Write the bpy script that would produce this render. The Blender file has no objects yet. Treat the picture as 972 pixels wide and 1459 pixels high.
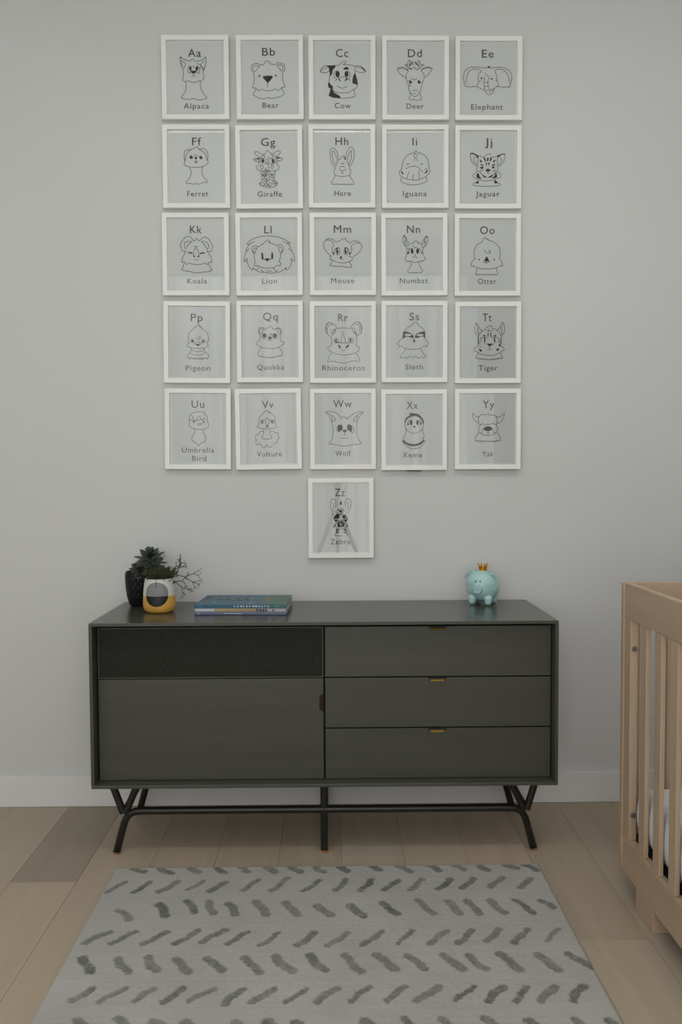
import bpy, bmesh, math, random
from mathutils import Vector, Matrix, Euler, noise
sc = bpy.context.scene
C = sc.collection
R = math.radians
PI = math.pi

# ------------------------------------------------------------ camera
FPX = 1158.0
PITCH, YAW, ROLL = 0.0423, -0.0108, -0.0047
CAM = Vector((0.0309, -3.0988, 1.2602))
def cam_basis():
    cy, sy, cp, sp, cr, sr = math.cos(YAW), math.sin(YAW), math.cos(PITCH), math.sin(PITCH), math.cos(ROLL), math.sin(ROLL)
    yaw = Matrix(((cy, sy, 0), (-sy, cy, 0), (0, 0, 1))).transposed()
    pit = Matrix(((1, 0, 0), (0, cp, -sp), (0, sp, cp))).transposed()
    M = yaw @ pit
    return M @ Vector((cr, 0, sr)), M @ Vector((0, 1, 0)), M @ Vector((-sr, 0, cr))
RT, FW, UP = cam_basis()
cd = bpy.data.cameras.new('camera')
cam = bpy.data.objects.new('camera', cd); C.objects.link(cam)
cd.sensor_fit = 'VERTICAL'; cd.sensor_height = 36.0; cd.sensor_width = 24.0
cd.lens = FPX / 1459.0 * 36.0
cd.clip_start = 0.01
m4 = Matrix((RT, UP, -FW)).transposed().to_4x4(); m4.translation = CAM
cam.matrix_world = m4
sc.camera = cam

def on_wall(u, v, y):
    """wall point (x, z) measured in the photograph, on the plane y"""
    d = RT*((u-486)/FPX) + FW + UP*(-(v-729.5)/FPX)
    t = (y-CAM.y)/d.y
    p = CAM + d*t
    return p.x, p.z

# ------------------------------------------------------------ world and light
sc.view_settings.view_transform = 'Standard'
sc.view_settings.look = 'None'
sc.view_settings.gamma = 1
sc.view_settings.use_curve_mapping = False
sc.view_settings.exposure = -0.22
w = bpy.data.worlds.new('sky'); sc.world = w; w.use_nodes = True
w.node_tree.nodes['Background'].inputs[0].default_value = (0.75, 0.83, 0.92, 1)
w.node_tree.nodes['Background'].inputs[1].default_value = 1.0
CURTAIN = 2.2          # glow of the sunlit sheer curtain on the window behind the camera
FILL = 1.0           # strength of the unseen ceiling panels added as fill light
SIDE_FILL = 0.5             # glow of the unseen left window added as fill light

ROOM_L, ROOM_R, ROOM_B, ROOM_H = -2.35, 1.72, -4.35, 3.3

# ------------------------------------------------------------ helpers
def link(name, me, m=None, parent=None):
    if isinstance(me, bmesh.types.BMesh):
        bm = me; me = bpy.data.meshes.new(name); bm.to_mesh(me); bm.free()
    o = bpy.data.objects.new(name, me); C.objects.link(o)
    if m is not None:
        for k in (m if isinstance(m, (list, tuple)) else [m]): me.materials.append(k)
    if parent: o.parent = parent
    return o
def tag(o, label=None, cat=None, group=None, kind=None):
    if label: o['label'] = label
    if cat: o['category'] = cat
    if group: o['group'] = group
    if kind: o['kind'] = kind
    return o
def thing(name, label, cat, loc=(0, 0, 0), rot=(0, 0, 0), group=None):
    o = bpy.data.objects.new(name, None); C.objects.link(o)
    o.empty_display_size = 0.05
    o.location = loc; o.rotation_euler = rot
    return tag(o, label, cat, group)
def smooth(o, ang=None):
    for p in o.data.polygons: p.use_smooth = True
    if ang is not None:
        try: o.data.set_sharp_from_angle(angle=R(ang))
        except Exception: pass
    return o
def box(bm, x0, x1, y0, y1, z0, z1, bev=0.0, seg=2):
    t = bmesh.new()
    bmesh.ops.create_cube(t, size=1)
    for v in t.verts:
        v.co = Vector(((x0+x1)/2+v.co.x*(x1-x0), (y0+y1)/2+v.co.y*(y1-y0), (z0+z1)/2+v.co.z*(z1-z0)))
    if bev: bmesh.ops.bevel(t, geom=t.edges[:], offset=bev, segments=seg, affect='EDGES', profile=0.5)
    merge(bm, t)
def merge(bm, t, M=None):
    if M is not None: bmesh.ops.transform(t, matrix=M, verts=t.verts[:])
    me = bpy.data.meshes.new('t'); t.to_mesh(me); t.free(); bm.from_mesh(me); bpy.data.meshes.remove(me)
def bx(name, m, parent, x0, x1, y0, y1, z0, z1, bev=0.0, seg=2):
    bm = bmesh.new(); box(bm, x0, x1, y0, y1, z0, z1, bev, seg)
    return link(name, bm, m, parent)
def tube(bm, pts, rad, n=10, cap=True, closed_tip=False):
    """swept circle along pts; rad number or list"""
    P = [Vector(p) for p in pts]
    rs = rad if isinstance(rad, (list, tuple)) else [rad]*len(P)
    rings = []
    nrm = None
    for i, p in enumerate(P):
        d = (P[min(i+1, len(P)-1)]-P[max(i-1, 0)]).normalized()
        if nrm is None:
            nrm = d.orthogonal().normalized()
        nrm = (nrm - d*nrm.dot(d)).normalized()
        b = d.cross(nrm)
        rings.append([bm.verts.new(p+(nrm*math.cos(2*PI*k/n)+b*math.sin(2*PI*k/n))*rs[i]) for k in range(n)])
    for a, b in zip(rings, rings[1:]):
        for k in range(n): bm.faces.new((a[k], a[(k+1) % n], b[(k+1) % n], b[k]))
    if cap:
        bm.faces.new(rings[0][::-1]); bm.faces.new(rings[-1])
def bend(pts, r, n=6):
    """round the corners of a polyline"""
    P = [Vector(p) for p in pts]; out = [P[0]]
    for a, b, c in zip(P, P[1:], P[2:]):
        d1 = (a-b).normalized(); d2 = (c-b).normalized()
        for k in range(n+1):
            t = k/n
            out.append((b+d1*r)*(1-t)**2 + b*2*t*(1-t) + (b+d2*r)*t*t)
    out.append(P[-1]); return out
def lathe(bm, prof, n=48, cx=0, cy=0):
    rings = []
    for r, z in prof:
        if r < 1e-5: rings.append([bm.verts.new((cx, cy, z))])
        else: rings.append([bm.verts.new((cx+r*math.cos(2*PI*k/n), cy+r*math.sin(2*PI*k/n), z)) for k in range(n)])
    for a, b in zip(rings, rings[1:]):
        for k in range(n):
            A = (a[k % len(a)], a[(k+1) % n % len(a)]); B = (b[(k+1) % n % len(b)], b[k % len(b)])
            vs = []
            for v in (A[0], A[1], B[0], B[1]):
                if v not in vs: vs.append(v)
            if len(vs) > 2: bm.faces.new(vs)

# ------------------------------------------------------------ materials
def srgb(r, g, b):
    f = lambda c: (c/255/12.92) if c/255 <= 0.04045 else ((c/255+0.055)/1.055)**2.4
    return (f(r), f(g), f(b), 1)
def mat(name, col, rough=0.5, metal=0.0, spec=0.5, coat=0.0):
    m = bpy.data.materials.new(name); m.use_nodes = True
    b = m.node_tree.nodes['Principled BSDF']
    b.inputs['Base Color'].default_value = col if len(col) == 4 else (*col, 1)
    b.inputs['Roughness'].default_value = rough
    b.inputs['Metallic'].default_value = metal
    b.inputs['Specular IOR Level'].default_value = spec
    b.inputs['Coat Weight'].default_value = coat
    return m
class NT:
    def __init__(s, m): s.m = m; s.t = m.node_tree; s.b = s.t.nodes['Principled BSDF']
    def n(s, kind, **kw):
        nd = s.t.nodes.new(kind)
        for k, v in kw.items():
            if isinstance(v, bpy.types.NodeSocket): s.t.links.new(v, nd.inputs[k])
            elif k in nd.inputs: nd.inputs[k].default_value = v
            else: setattr(nd, k, v)
        return nd
    def l(s, a, b): s.t.links.new(a, b)
    def coord(s, scale=(1, 1, 1), which='Object'):
        tc = s.n('ShaderNodeTexCoord'); mp = s.n('ShaderNodeMapping'); mp.inputs['Scale'].default_value = scale
        s.l(tc.outputs[which], mp.inputs['Vector']); return mp.outputs[0]
    def noise(s, vec, scale=5, detail=4, rough=0.5, dist=0):
        nd = s.n('ShaderNodeTexNoise'); s.l(vec, nd.inputs['Vector'])
        nd.inputs['Scale'].default_value = scale; nd.inputs['Detail'].default_value = detail
        nd.inputs['Roughness'].default_value = rough; nd.inputs['Distortion'].default_value = dist
        return nd.outputs[0]
    def ramp(s, fac, stops):
        nd = s.n('ShaderNodeValToRGB'); s.l(fac, nd.inputs[0]); e = nd.color_ramp.elements
        while len(e) < len(stops): e.new(0.5)
        for k, (p, c) in zip(e, stops): k.position = p; k.color = c if len(c) == 4 else (*c, 1)
        return nd.outputs[0]
    def math(s, op, a, b=None, c=None):
        nd = s.n('ShaderNodeMath', operation=op)
        for i, v in enumerate((a, b, c)):
            if v is None: continue
            if isinstance(v, bpy.types.NodeSocket): s.l(v, nd.inputs[i])
            else: nd.inputs[i].default_value = v
        return nd.outputs[0]
    def mix(s, fac, a, b, mode='MIX'):
        nd = s.n('ShaderNodeMix', data_type='RGBA', blend_type=mode)
        for i, v in ((0, fac), (6, a), (7, b)):
            if isinstance(v, bpy.types.NodeSocket): s.l(v, nd.inputs[i])
            elif i == 0: nd.inputs[0].default_value = v
            else: nd.inputs[i].default_value = v if len(v) == 4 else (*v, 1)
        return nd.outputs[2]
    def bump(s, h, strength=0.2, dist=0.002):
        nd = s.n('ShaderNodeBump'); s.l(h, nd.inputs['Height'])
        nd.inputs['Strength'].default_value = strength; nd.inputs['Distance'].default_value = dist
        s.l(nd.outputs[0], s.b.inputs['Normal'])
    def col(s, c): s.l(c, s.b.inputs['Base Color'])

def m_wall():
    m = mat('wall_paint', (0.66, 0.662, 0.64), 0.75); k = NT(m); v = k.coord()
    c = k.ramp(k.noise(v, 1.3, 2), [(0.3, (0.640, 0.643, 0.630)), (0.7, (0.660, 0.664, 0.652))])
    k.col(c); k.bump(k.noise(v, 220, 3), 0.08, 0.0006); return m
def m_wood(name, c1, c2, rough, axis=0, scale=1.0, objcol=False, bump=0.1, fine=1.0, spec=0.5):
    m = mat(name, c1, rough, spec=spec); k = NT(m)
    s = [14*scale]*3; s[axis] = 0.9*scale
    v = k.coord(tuple(s))
    if objcol:
        oi = k.n('ShaderNodeObjectInfo')
        add = k.n('ShaderNodeVectorMath', operation='ADD'); k.l(v, add.inputs[0])
        mul = k.n('ShaderNodeVectorMath', operation='SCALE'); k.l(oi.outputs['Location'], mul.inputs[0]); mul.inputs['Scale'].default_value = 7.3
        k.l(mul.outputs[0], add.inputs[1]); v = add.outputs[0]
    n1 = k.noise(v, 1.0, 5, 0.55, 0.6)
    n2 = k.noise(v, 9.0*fine, 3, 0.6)
    f = k.math('ADD', k.math('MULTIPLY', n1, 0.7), k.math('MULTIPLY', n2, 0.3))
    c = k.ramp(f, [(0.36, c1), (0.64, c2)])
    if objcol: c = k.mix(1.0, c, oi.outputs['Color'], 'MULTIPLY')
    k.col(c)
    k.bump(n2, bump, 0.001)
    return m
WALL = m_wall()
CEIL = mat('ceiling_paint', (0.80, 0.80, 0.785), 0.8)
TRIM = mat('trim_paint', (0.76, 0.76, 0.75), 0.4)
FLOOR = m_wood('floor_oak', (0.425, 0.350, 0.258), (0.475, 0.395, 0.298), 0.5, axis=1, objcol=True, bump=0.06, spec=0.25)
SUB = mat('floor_joint', (0.05, 0.04, 0.03), 0.9)
CAB = m_wood('cabinet_paint', (0.055, 0.056, 0.042), (0.066, 0.067, 0.052), 0.36, axis=0, scale=1.6, bump=0.25, fine=3, spec=0.5)
CABT = m_wood('cabinet_top_paint', (0.055, 0.056, 0.042), (0.066, 0.067, 0.052), 0.24, axis=0, scale=1.6, bump=0.12, fine=3, spec=0.6)
CABV = m_wood('cabinet_side_paint', (0.055, 0.056, 0.042), (0.066, 0.067, 0.052), 0.36, axis=2, scale=1.6, bump=0.25, fine=3)
DARK = mat('cabinet_inside', (0.012, 0.013, 0.010), 0.8)
STEEL = mat('dark_bronze_steel', (0.013, 0.012, 0.008), 0.34, 0.0, 0.5)
BRASS = mat('brass', (0.20, 0.125, 0.022), 0.5, 0.8)
COPPER = mat('copper', (0.75, 0.42, 0.25), 0.3, 1.0)
FRAME = mat('frame_white', (0.88, 0.88, 0.84), 0.42)
PAPER = mat('paper', (0.76, 0.765, 0.75), 0.8)
INK = mat('ink', (0.018, 0.018, 0.017), 0.6)
MAPLE = m_wood('crib_maple', (0.47, 0.335, 0.225), (0.55, 0.41, 0.29), 0.45, axis=1, scale=0.8, bump=0.05)
MAPLEV = m_wood('crib_maple_upright', (0.47, 0.335, 0.225), (0.55, 0.41, 0.29), 0.45, axis=2, scale=0.8, bump=0.05)
MAPLEX = m_wood('crib_maple_end', (0.45, 0.32, 0.215), (0.53, 0.39, 0.275), 0.45, axis=0, scale=0.8, bump=0.05)
def m_glass():
    m = bpy.data.materials.new('clear_glass'); m.use_nodes = True; t = m.node_tree; t.nodes.clear()
    o = t.nodes.new('ShaderNodeOutputMaterial'); mx = t.nodes.new('ShaderNodeMixShader')
    a = t.nodes.new('ShaderNodeBsdfTransparent'); b = t.nodes.new('ShaderNodeBsdfGlossy'); f = t.nodes.new('ShaderNodeFresnel')
    f.inputs[0].default_value = 1.58; b.inputs['Roughness'].default_value = 0.0
    a.inputs[0].default_value = (0.985, 0.995, 0.99, 1)
    t.links.new(f.outputs[0], mx.inputs[0]); t.links.new(a.outputs[0], mx.inputs[1]); t.links.new(b.outputs[0], mx.inputs[2])
    t.links.new(mx.outputs[0], o.inputs[0]); return m
GLASS = m_glass()

# ------------------------------------------------------------ room shell
def struct(name, m, *a, **kw):
    o = bx(name, m, None, *a, **kw); o['kind'] = 'structure'; return o
struct('wall_back', WALL, ROOM_L-0.1, ROOM_R+0.1, 0, 0.1, -0.1, ROOM_H)
struct('wall_right', WALL, ROOM_R, ROOM_R+0.1, ROOM_B, 0, 0, ROOM_H)
struct('ceiling', CEIL, ROOM_L-0.1, ROOM_R+0.1, ROOM_B-0.1, 0.1, ROOM_H, ROOM_H+0.1)
WX0, WX1, WZ0, WZ1 = -1.75, 1.25, 0.50, 2.95           # rear window
LY0, LY1, LZ0, LZ1 = -3.7, -2.1, 1.0, 2.6            # left window, added for fill light
bm = bmesh.new()
for a in ((ROOM_L-0.1, WX0, 0, ROOM_H), (WX1, ROOM_R+0.1, 0, ROOM_H), (WX0, WX1, 0, WZ0), (WX0, WX1, WZ1, ROOM_H)):
    box(bm, a[0], a[1], ROOM_B-0.1, ROOM_B, a[2], a[3])
link('wall_rear', bm, WALL)['kind'] = 'structure'
bm = bmesh.new()
for a in ((ROOM_B, LY0, 0, ROOM_H), (LY1, 0, 0, ROOM_H), (LY0, LY1, 0, LZ0), (LY0, LY1, LZ1, ROOM_H)):
    box(bm, ROOM_L-0.1, ROOM_L, a[0], a[1], a[2], a[3])
link('wall_left', bm, WALL)['kind'] = 'structure'
BT = 0.119
struct('baseboard_back', TRIM, ROOM_L, ROOM_R, -0.014, -0.0005, 0.001, BT, bev=0.0015)
struct('baseboard_left', TRIM, ROOM_L+0.0005, ROOM_L+0.014, ROOM_B, -0.015, 0.001, BT, bev=0.0015)
struct('baseboard_right', TRIM, ROOM_R-0.014, ROOM_R-0.0005, ROOM_B, -0.015, 0.001, BT, bev=0.0015)
# windows with glowing sheer pleated curtains; the left one is added as fill
def m_sheer(name, s, along):
    m = bpy.data.materials.new(name); m.use_nodes = True; k = NT(m); b = k.b
    b.inputs['Base Color'].default_value = (0.7, 0.7, 0.7, 1); b.inputs['Roughness'].default_value = 0.9
    sc3 = [0.0, 0.0, 0.15]; sc3[along] = 6.0
    v = k.coord(tuple(sc3))
    f = k.ramp(k.noise(v, 1.0, 4, 0.6), [(0.38, (0.42, 0.45, 0.47)), (0.58, (1.05, 1.05, 1.03))])
    k.l(f, b.inputs['Emission Color']); b.inputs['Emission Strength'].default_value = s
    return m
def curtain(x0, x1, y, z0, z1, m, amp=0.03, pitch=0.09, label='', along=0):
    bm = bmesh.new(); n = max(8, int((x1-x0)/pitch*6)); prev = None
    for i in range(n+1):
        x = x0+(x1-x0)*i/n
        d = amp*math.sin(2*PI*(x-x0)/pitch) + 0.3*amp*math.sin(2*PI*(x-x0)/(pitch*2.7)+1)
        p = [(x, y+d, z) if along == 0 else (y+d, x, z) for z in (z0, (z0+z1)/2, z1)]
        cur = [bm.verts.new(q) for q in p]
        if prev:
            for j in (0, 1): bm.faces.new((prev[j], cur[j], cur[j+1], prev[j+1]))
        prev = cur
    o = link('sheer_curtain', bm, m); smooth(o)
    return tag(o, label, 'curtain')
def window(name, along, a0, a1, z0, z1, w0, w1, n):
    root = bpy.data.objects.new(name, None); C.objects.link(root); root['kind'] = 'structure'
    def b(nm, m, s0, s1, t0, t1, q0=w0, q1=w1):
        if along == 0: bx(nm, m, root, s0, s1, q0, q1, t0, t1, 0.002, 1)
        else: bx(nm, m, root, q0, q1, s0, s1, t0, t1, 0.002, 1)
    g = 0.05
    b('sill', TRIM, a0, a1, z0, z0+g); b('head', TRIM, a0, a1, z1-g, z1)
    b('jamb', TRIM, a0, a0+g, z0+g, z1-g); b('jamb', TRIM, a1-g, a1, z0+g, z1-g)
    for i in range(1, n):
        c = a0+(a1-a0)*i/n; b('mullion', TRIM, c-0.02, c+0.02, z0+g, z1-g)
    for i in range(n):
        c0 = a0+g+(a1-a0-2*g)*i/n; c1 = a0+g+(a1-a0-2*g)*(i+1)/n
        b('pane', GLASS, c0+0.022, c1-0.022, z0+g, z1-g, (w0+w1)/2-0.002, (w0+w1)/2+0.002)
window('window_1', 0, WX0, WX1, WZ0, WZ1, ROOM_B-0.09, ROOM_B-0.04, 3)
window('fill_window', 1, LY0, LY1, LZ0, LZ1, ROOM_L-0.09, ROOM_L-0.04, 2)  # unseen window added on the left as a soft fill
curtain(WX0-0.05, WX1, ROOM_B+0.07, 0.44, 2.94, m_sheer('sunlit_sheer', CURTAIN, 0), label='white sunlit sheer curtain over the window behind the camera')
curtain(LY0-0.05, LY1+0.05, ROOM_L+0.07, LZ0-0.08, LZ1+0.03, m_sheer('fill_sheer', SIDE_FILL, 1), label='pale glowing sheer curtain over the added left hand fill window', along=1)
bm = bmesh.new(); tube(bm, [(WX0-0.12, ROOM_B+0.07, 2.96), (WX1+0.1, ROOM_B+0.07, 2.96)], 0.011, 10)
tag(link('curtain_rod', bm, STEEL), 'dark curtain rod above the wide rear window', 'rod')

# unseen glowing panels added on the ceiling to light the room from above
def fill_mat(s):
    m = bpy.data.materials.new('fill_glow'); m.use_nodes = True; b = m.node_tree.nodes['Principled BSDF']
    b.inputs['Emission Color'].default_value = (1.0, 0.99, 0.985, 1); b.inputs['Emission Strength'].default_value = s*FILL
    return m
for (xa, xb, ya, yb), s_, lab in (((-2.20, -1.45, -3.3, -0.9), 0.8, 'wide flush fill light panel added over the left side of the room'),
                              ((1.30, 1.66, -2.1, -0.7), 2.4, 'narrow flush fill light panel added over the crib'),
                              ((-1.2, 1.2, -1.90, -1.74), 17.0, 'long slim fill light strip added across the middle of the room')):
    t = thing('fill_panel', lab, 'fill light', ((xa+xb)/2, (ya+yb)/2, ROOM_H))
    hx, hy = (xb-xa)/2, (yb-ya)/2
    bx('diffuser', fill_mat(s_), t, -hx+0.02, hx-0.02, -hy+0.02, hy-0.02, -0.030, -0.004)
    for a in ((-hx, hx, -hy, -hy+0.018), (-hx, hx, hy-0.018, hy), (-hx, -hx+0.018, -hy+0.018, hy-0.018), (hx-0.018, hx, -hy+0.018, hy-0.018)):
        bx('rim', TRIM, t, a[0], a[1], a[2], a[3], -0.036, -0.001, 0.001, 1)

# ------------------------------------------------------------ floor: wide oak planks
rng = random.Random(5)
floor = struct('floor', SUB, ROOM_L-0.1, ROOM_R+0.1, ROOM_B-0.1, 0, -0.1, -0.016)
PW = 0.208; X0 = 0.888
i0 = -16
fixed = {-9: [-0.597, -2.5], -1: [-0.948, -2.9], 0: [-0.42, -2.35]}
tint = {(-9, 0): 0.74, (-9, 1): 1.03, (-10, 0): 1.0, (-8, 0): 0.97, (-7, 0): 0.93, (-1, 0): 0.93, (-1, 1): 1.04, (0, 0): 0.90, (0, 1): 0.98}
meshes = {}
for i in range(i0, 5):
    xa = X0+PW*i; xb = xa+PW
    xa_, xb_ = max(xa, ROOM_L), min(xb, ROOM_R)
    if xb_-xa_ < 0.02: continue
    js = list(fixed.get(i, []))
    if not js:
        y = -rng.uniform(0.5, 1.9)
        while y > ROOM_B+0.3:
            js.append(y); y -= rng.uniform(1.3, 2.1)
    ys = [0.0]+js+[ROOM_B]
    for j, (ya, yb) in enumerate(zip(ys, ys[1:])):
        bm = bmesh.new(); cxp, cyp = (xa_+xb_)/2, (ya+yb)/2
        hw, hl = (xb_-xa_)/2-0.0004, (ya-yb)/2-0.00025
        box(bm, -hw, hw, -hl, hl, -0.015, 0, 0.0006, 1)
        o = link('plank', bm, FLOOR, floor); o.location = (cxp, cyp, 0)
        t = tint.get((i, j), rng.uniform(0.9, 1.05)); h = rng.uniform(-0.02, 0.02)
        o.color = (t*(1+h), t, t*(1-h), 1)

# ------------------------------------------------------------ credenza
CX = 0.0035; XL, XR = -0.761, 0.768; ZB, ZT = 0.2468, 0.7916; YF, YB = -0.477, -0.020; FY = -0.432
cred = thing('credenza', 'dark olive grey credenza with a mesh panel, one door and three drawers on tubular legs', 'cabinet', (CX, -0.25, 0))
O = Vector((CX, -0.25, 0))
def cb(name, m, x0, x1, y0, y1, z0, z1, bev=0.001, parent=None):
    return bx(name, m, parent or cred, x0-O.x, x1-O.x, y0-O.y, y1-O.y, z0, z1, bev)
T = 0.011
cb('top_panel', CABT, XL, XR, YF, YB, ZT-T, ZT, 0.0018)
cb('bottom_panel', CAB, XL, XR, YF, YB, ZB, ZB+T, 0.0018)
cb('side_panel', CABV, XL, XL+T, YF, YB, ZB+T, ZT-T, 0.0006)
cb('side_panel', CABV, XR-T, XR, YF, YB, ZB+T, ZT-T, 0.0006)
cb('back_panel', DARK, XL+T, XR-T, YB-0.012, YB-0.002, ZB+T, ZT-T)
cb('carcass', DARK, XL+T+0.001, XR-T-0.001, FY+0.022, YB-0.02, ZB+T+0.001, ZT-T-0.001)
FT = 0.018
def front(name, x0, x1, z0, z1): return cb(name, CAB, x0, x1, FY, FY+FT, z0, z1, 0.0008)
door = front('door', -0.7455, -0.0014, 0.2595, 0.5965)
# perforated metal grille
def m_grille():
    m = mat('perforated_grille', (0.045, 0.048, 0.036), 0.5); k = NT(m)
    tc = k.n('ShaderNodeTexCoord'); sp = k.n('ShaderNodeSeparateXYZ'); k.l(tc.outputs['Object'], sp.inputs[0])
    p = 0.0062
    def dots(ox, oz):
        fx = k.math('SUBTRACT', k.math('FRACT', k.math('ADD', k.math('DIVIDE', sp.outputs[0], p), ox)), 0.5)
        fz = k.math('SUBTRACT', k.math('FRACT', k.math('ADD', k.math('DIVIDE', sp.outputs[2], p*1.0), oz)), 0.5)
        return k.math('LESS_THAN', k.math('ADD', k.math('MULTIPLY', fx, fx), k.math('MULTIPLY', fz, fz)), 0.105)
    h = k.math('MAXIMUM', dots(0, 0), dots(0.5, 0.5))
    ge = k.n('ShaderNodeNewGeometry')
    k.col(k.mix(h, (0.066, 0.067, 0.052), (0.003, 0.003, 0.002)))
    k.l(k.math('MULTIPLY_ADD', h, 0.5, 0.42), k.b.inputs['Roughness']); k.l(k.math('MULTIPLY_ADD', h, -0.5, 0.5), k.b.inputs['Specular IOR Level'])
    k.bump(k.math('SUBTRACT', 1.0, h), 0.5, 0.001)
    return m
grille = cb('mesh_panel', m_grille(), -0.7455, -0.0010, FY+0.002, FY+0.012, 0.6005, 0.768, 0.0008)
tag(grille, 'dark perforated metal grille panel')
for a in ((-0.7455, -0.0010, 0.765, 0.7685), (-0.7455, -0.0010, 0.5995, 0.603), (-0.7455, -0.742, 0.6031, 0.7649), (-0.0045, -0.0010, 0.6031, 0.7649)):
    cb('grille_rim', CAB, a[0], a[1], FY, FY+0.004, a[2], a[3], 0.0004, None)
drs = [front('drawer', 0.0046, 0.7540, z0, z1) for z0, z1 in ((0.6010, 0.768), (0.4308, 0.5966), (0.2595, 0.4264))]
# folded brass tab pulls hanging over the top edge of each drawer
def pull_mesh(w, h, dep):
    bm = bmesh.new(); t = 0.0016; c = 0.008
    prof = [(-w/2, 0), (w/2, 0), (w/2, -h*0.45), (w/2-c*0.7, -h), (-w/2+c*0.7, -h), (-w/2, -h*0.45)]
    f = [bm.verts.new((x, -dep, z)) for x, z in prof]; b = [bm.verts.new((x, -dep+t, z)) for x, z in prof]
    bm.faces.new(f); bm.faces.new(b[::-1])
    for i in range(6): bm.faces.new((f[i], b[i], b[(i+1) % 6], f[(i+1) % 6]))
    box(bm, -w/2, w/2, -dep, 0.012, 0, t)
    return bm
def trap(w, h, c, y0, y1):
    bm = bmesh.new(); pr = [(-w/2, 0), (w/2, 0), (w/2-c, -h), (-w/2+c, -h)]
    a = [bm.verts.new((x, y0, z)) for x, z in pr]; b = [bm.verts.new((x, y1, z)) for x, z in pr]
    bm.faces.new(a); bm.faces.new(b[::-1])
    for q in range(4): bm.faces.new((a[q], b[q], b[(q+1) % 4], a[(q+1) % 4]))
    return bm
def finger_pull(parent, x, z, rot, brass, lab):
    o = link('pull', trap(0.064, 0.0135, 0.009, -0.0012, 0.001), DARK, parent); o.location = (x-O.x, FY-O.y, z); o.rotation_euler = rot  # dark plate stands in for the shade inside the notch
    tag(o, lab)
    b = bmesh.new()                                   # brass lip leaning out of the notch
    pr = [(-0.0245, -0.0060), (0.0245, -0.0060), (0.0215, -0.0125), (-0.0215, -0.0125)]
    yy = (-0.0016, -0.0016, -0.0050, -0.0050)
    a = [b.verts.new((px_, y_, z_)) for (px_, z_), y_ in zip(pr, yy)]; c = [b.verts.new((px_, y_+0.0011, z_)) for (px_, z_), y_ in zip(pr, yy)]
    b.faces.new(a); b.faces.new(c[::-1])
    for q in range(4): b.faces.new((a[q], c[q], c[(q+1) % 4], a[(q+1) % 4]))
    bmesh.ops.recalc_face_normals(b, faces=b.faces[:])
    lip = link('lip', b, brass, o); tag(lip, 'brass lip')
for d, z in zip(drs, (0.768, 0.5970, 0.4265)):
    finger_pull(d, 0.3765, z-0.0002, (0, 0, 0), BRASS, 'trapezoid finger pull, a dark plate for its shaded notch')
AGED = mat('aged_brass', (0.07, 0.022, 0.010), 0.5, 0.5)
finger_pull(door, -0.0012, 0.515, (0, R(90), 0), AGED, 'finger pull on the door edge, a dark plate for its shaded notch')
# tubular base: front and rear bar legs with V struts, centre legs
TR = 0.0125
def base_side(y, s):
    bm = bmesh.new()
    zb = 0.146
    tube(bm, bend([(-0.700, y, 0.006), (-0.662, y, zb), (0.668, y, zb), (0.706, y, 0.006)], 0.045, 8), TR, 16)
    bmesh.ops.translate(bm, verts=bm.verts[:], vec=-O); smooth(link('leg_bar', bm, STEEL, cred))
    for sx, jx in ((-1, -0.672), (1, 0.678)):
        for tx in (sx*0.714, sx*0.622):
            bm = bmesh.new(); tube(bm, [(jx+(0.004 if tx > jx else -0.004), y, zb-0.006), (tx, y, ZB-0.0005)], TR*0.96, 16)
            bmesh.ops.translate(bm, verts=bm.verts[:], vec=-O); smooth(link('strut', bm, STEEL, cred), 50)
        fx = -0.700 if sx < 0 else 0.706
        bm = bmesh.new(); tube(bm, [(fx, y, 0.0005), (fx, y, 0.006), (fx*0.9995, y, 0.0085)], [0.0095, 0.0130, 0.0130], 16)
        bmesh.ops.translate(bm, verts=bm.verts[:], vec=-O); tag(link('foot_cap', bm, COPPER, cred), 'copper foot cap')
    bm = bmesh.new(); tube(bm, [(-0.0015, y+0.002, 0.005), (-0.0015, y, ZB-0.0005)], TR, 16)
    bmesh.ops.translate(bm, verts=bm.verts[:], vec=-O); smooth(link('leg', bm, STEEL, cred), 50)
    bm = bmesh.new(); tube(bm, [(-0.0015, y, 0.0005), (-0.0015, y, 0.006), (-0.0015, y, 0.0085)], [0.0095, 0.0130, 0.0130], 16)
    bmesh.ops.translate(bm, verts=bm.verts[:], vec=-O); tag(link('foot_cap', bm, COPPER, cred), 'copper foot cap')
base_side(-0.408, 1); base_side(-0.088, -1)
for x in (-0.672, 0.678):
    bm = bmesh.new(); tube(bm, [(x, -0.400, 0.150), (x, -0.096, 0.150)], TR*0.8, 12)
    bmesh.ops.translate(bm, verts=bm.verts[:], vec=-O); smooth(link('cross_tube', bm, STEEL, cred), 50)

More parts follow.
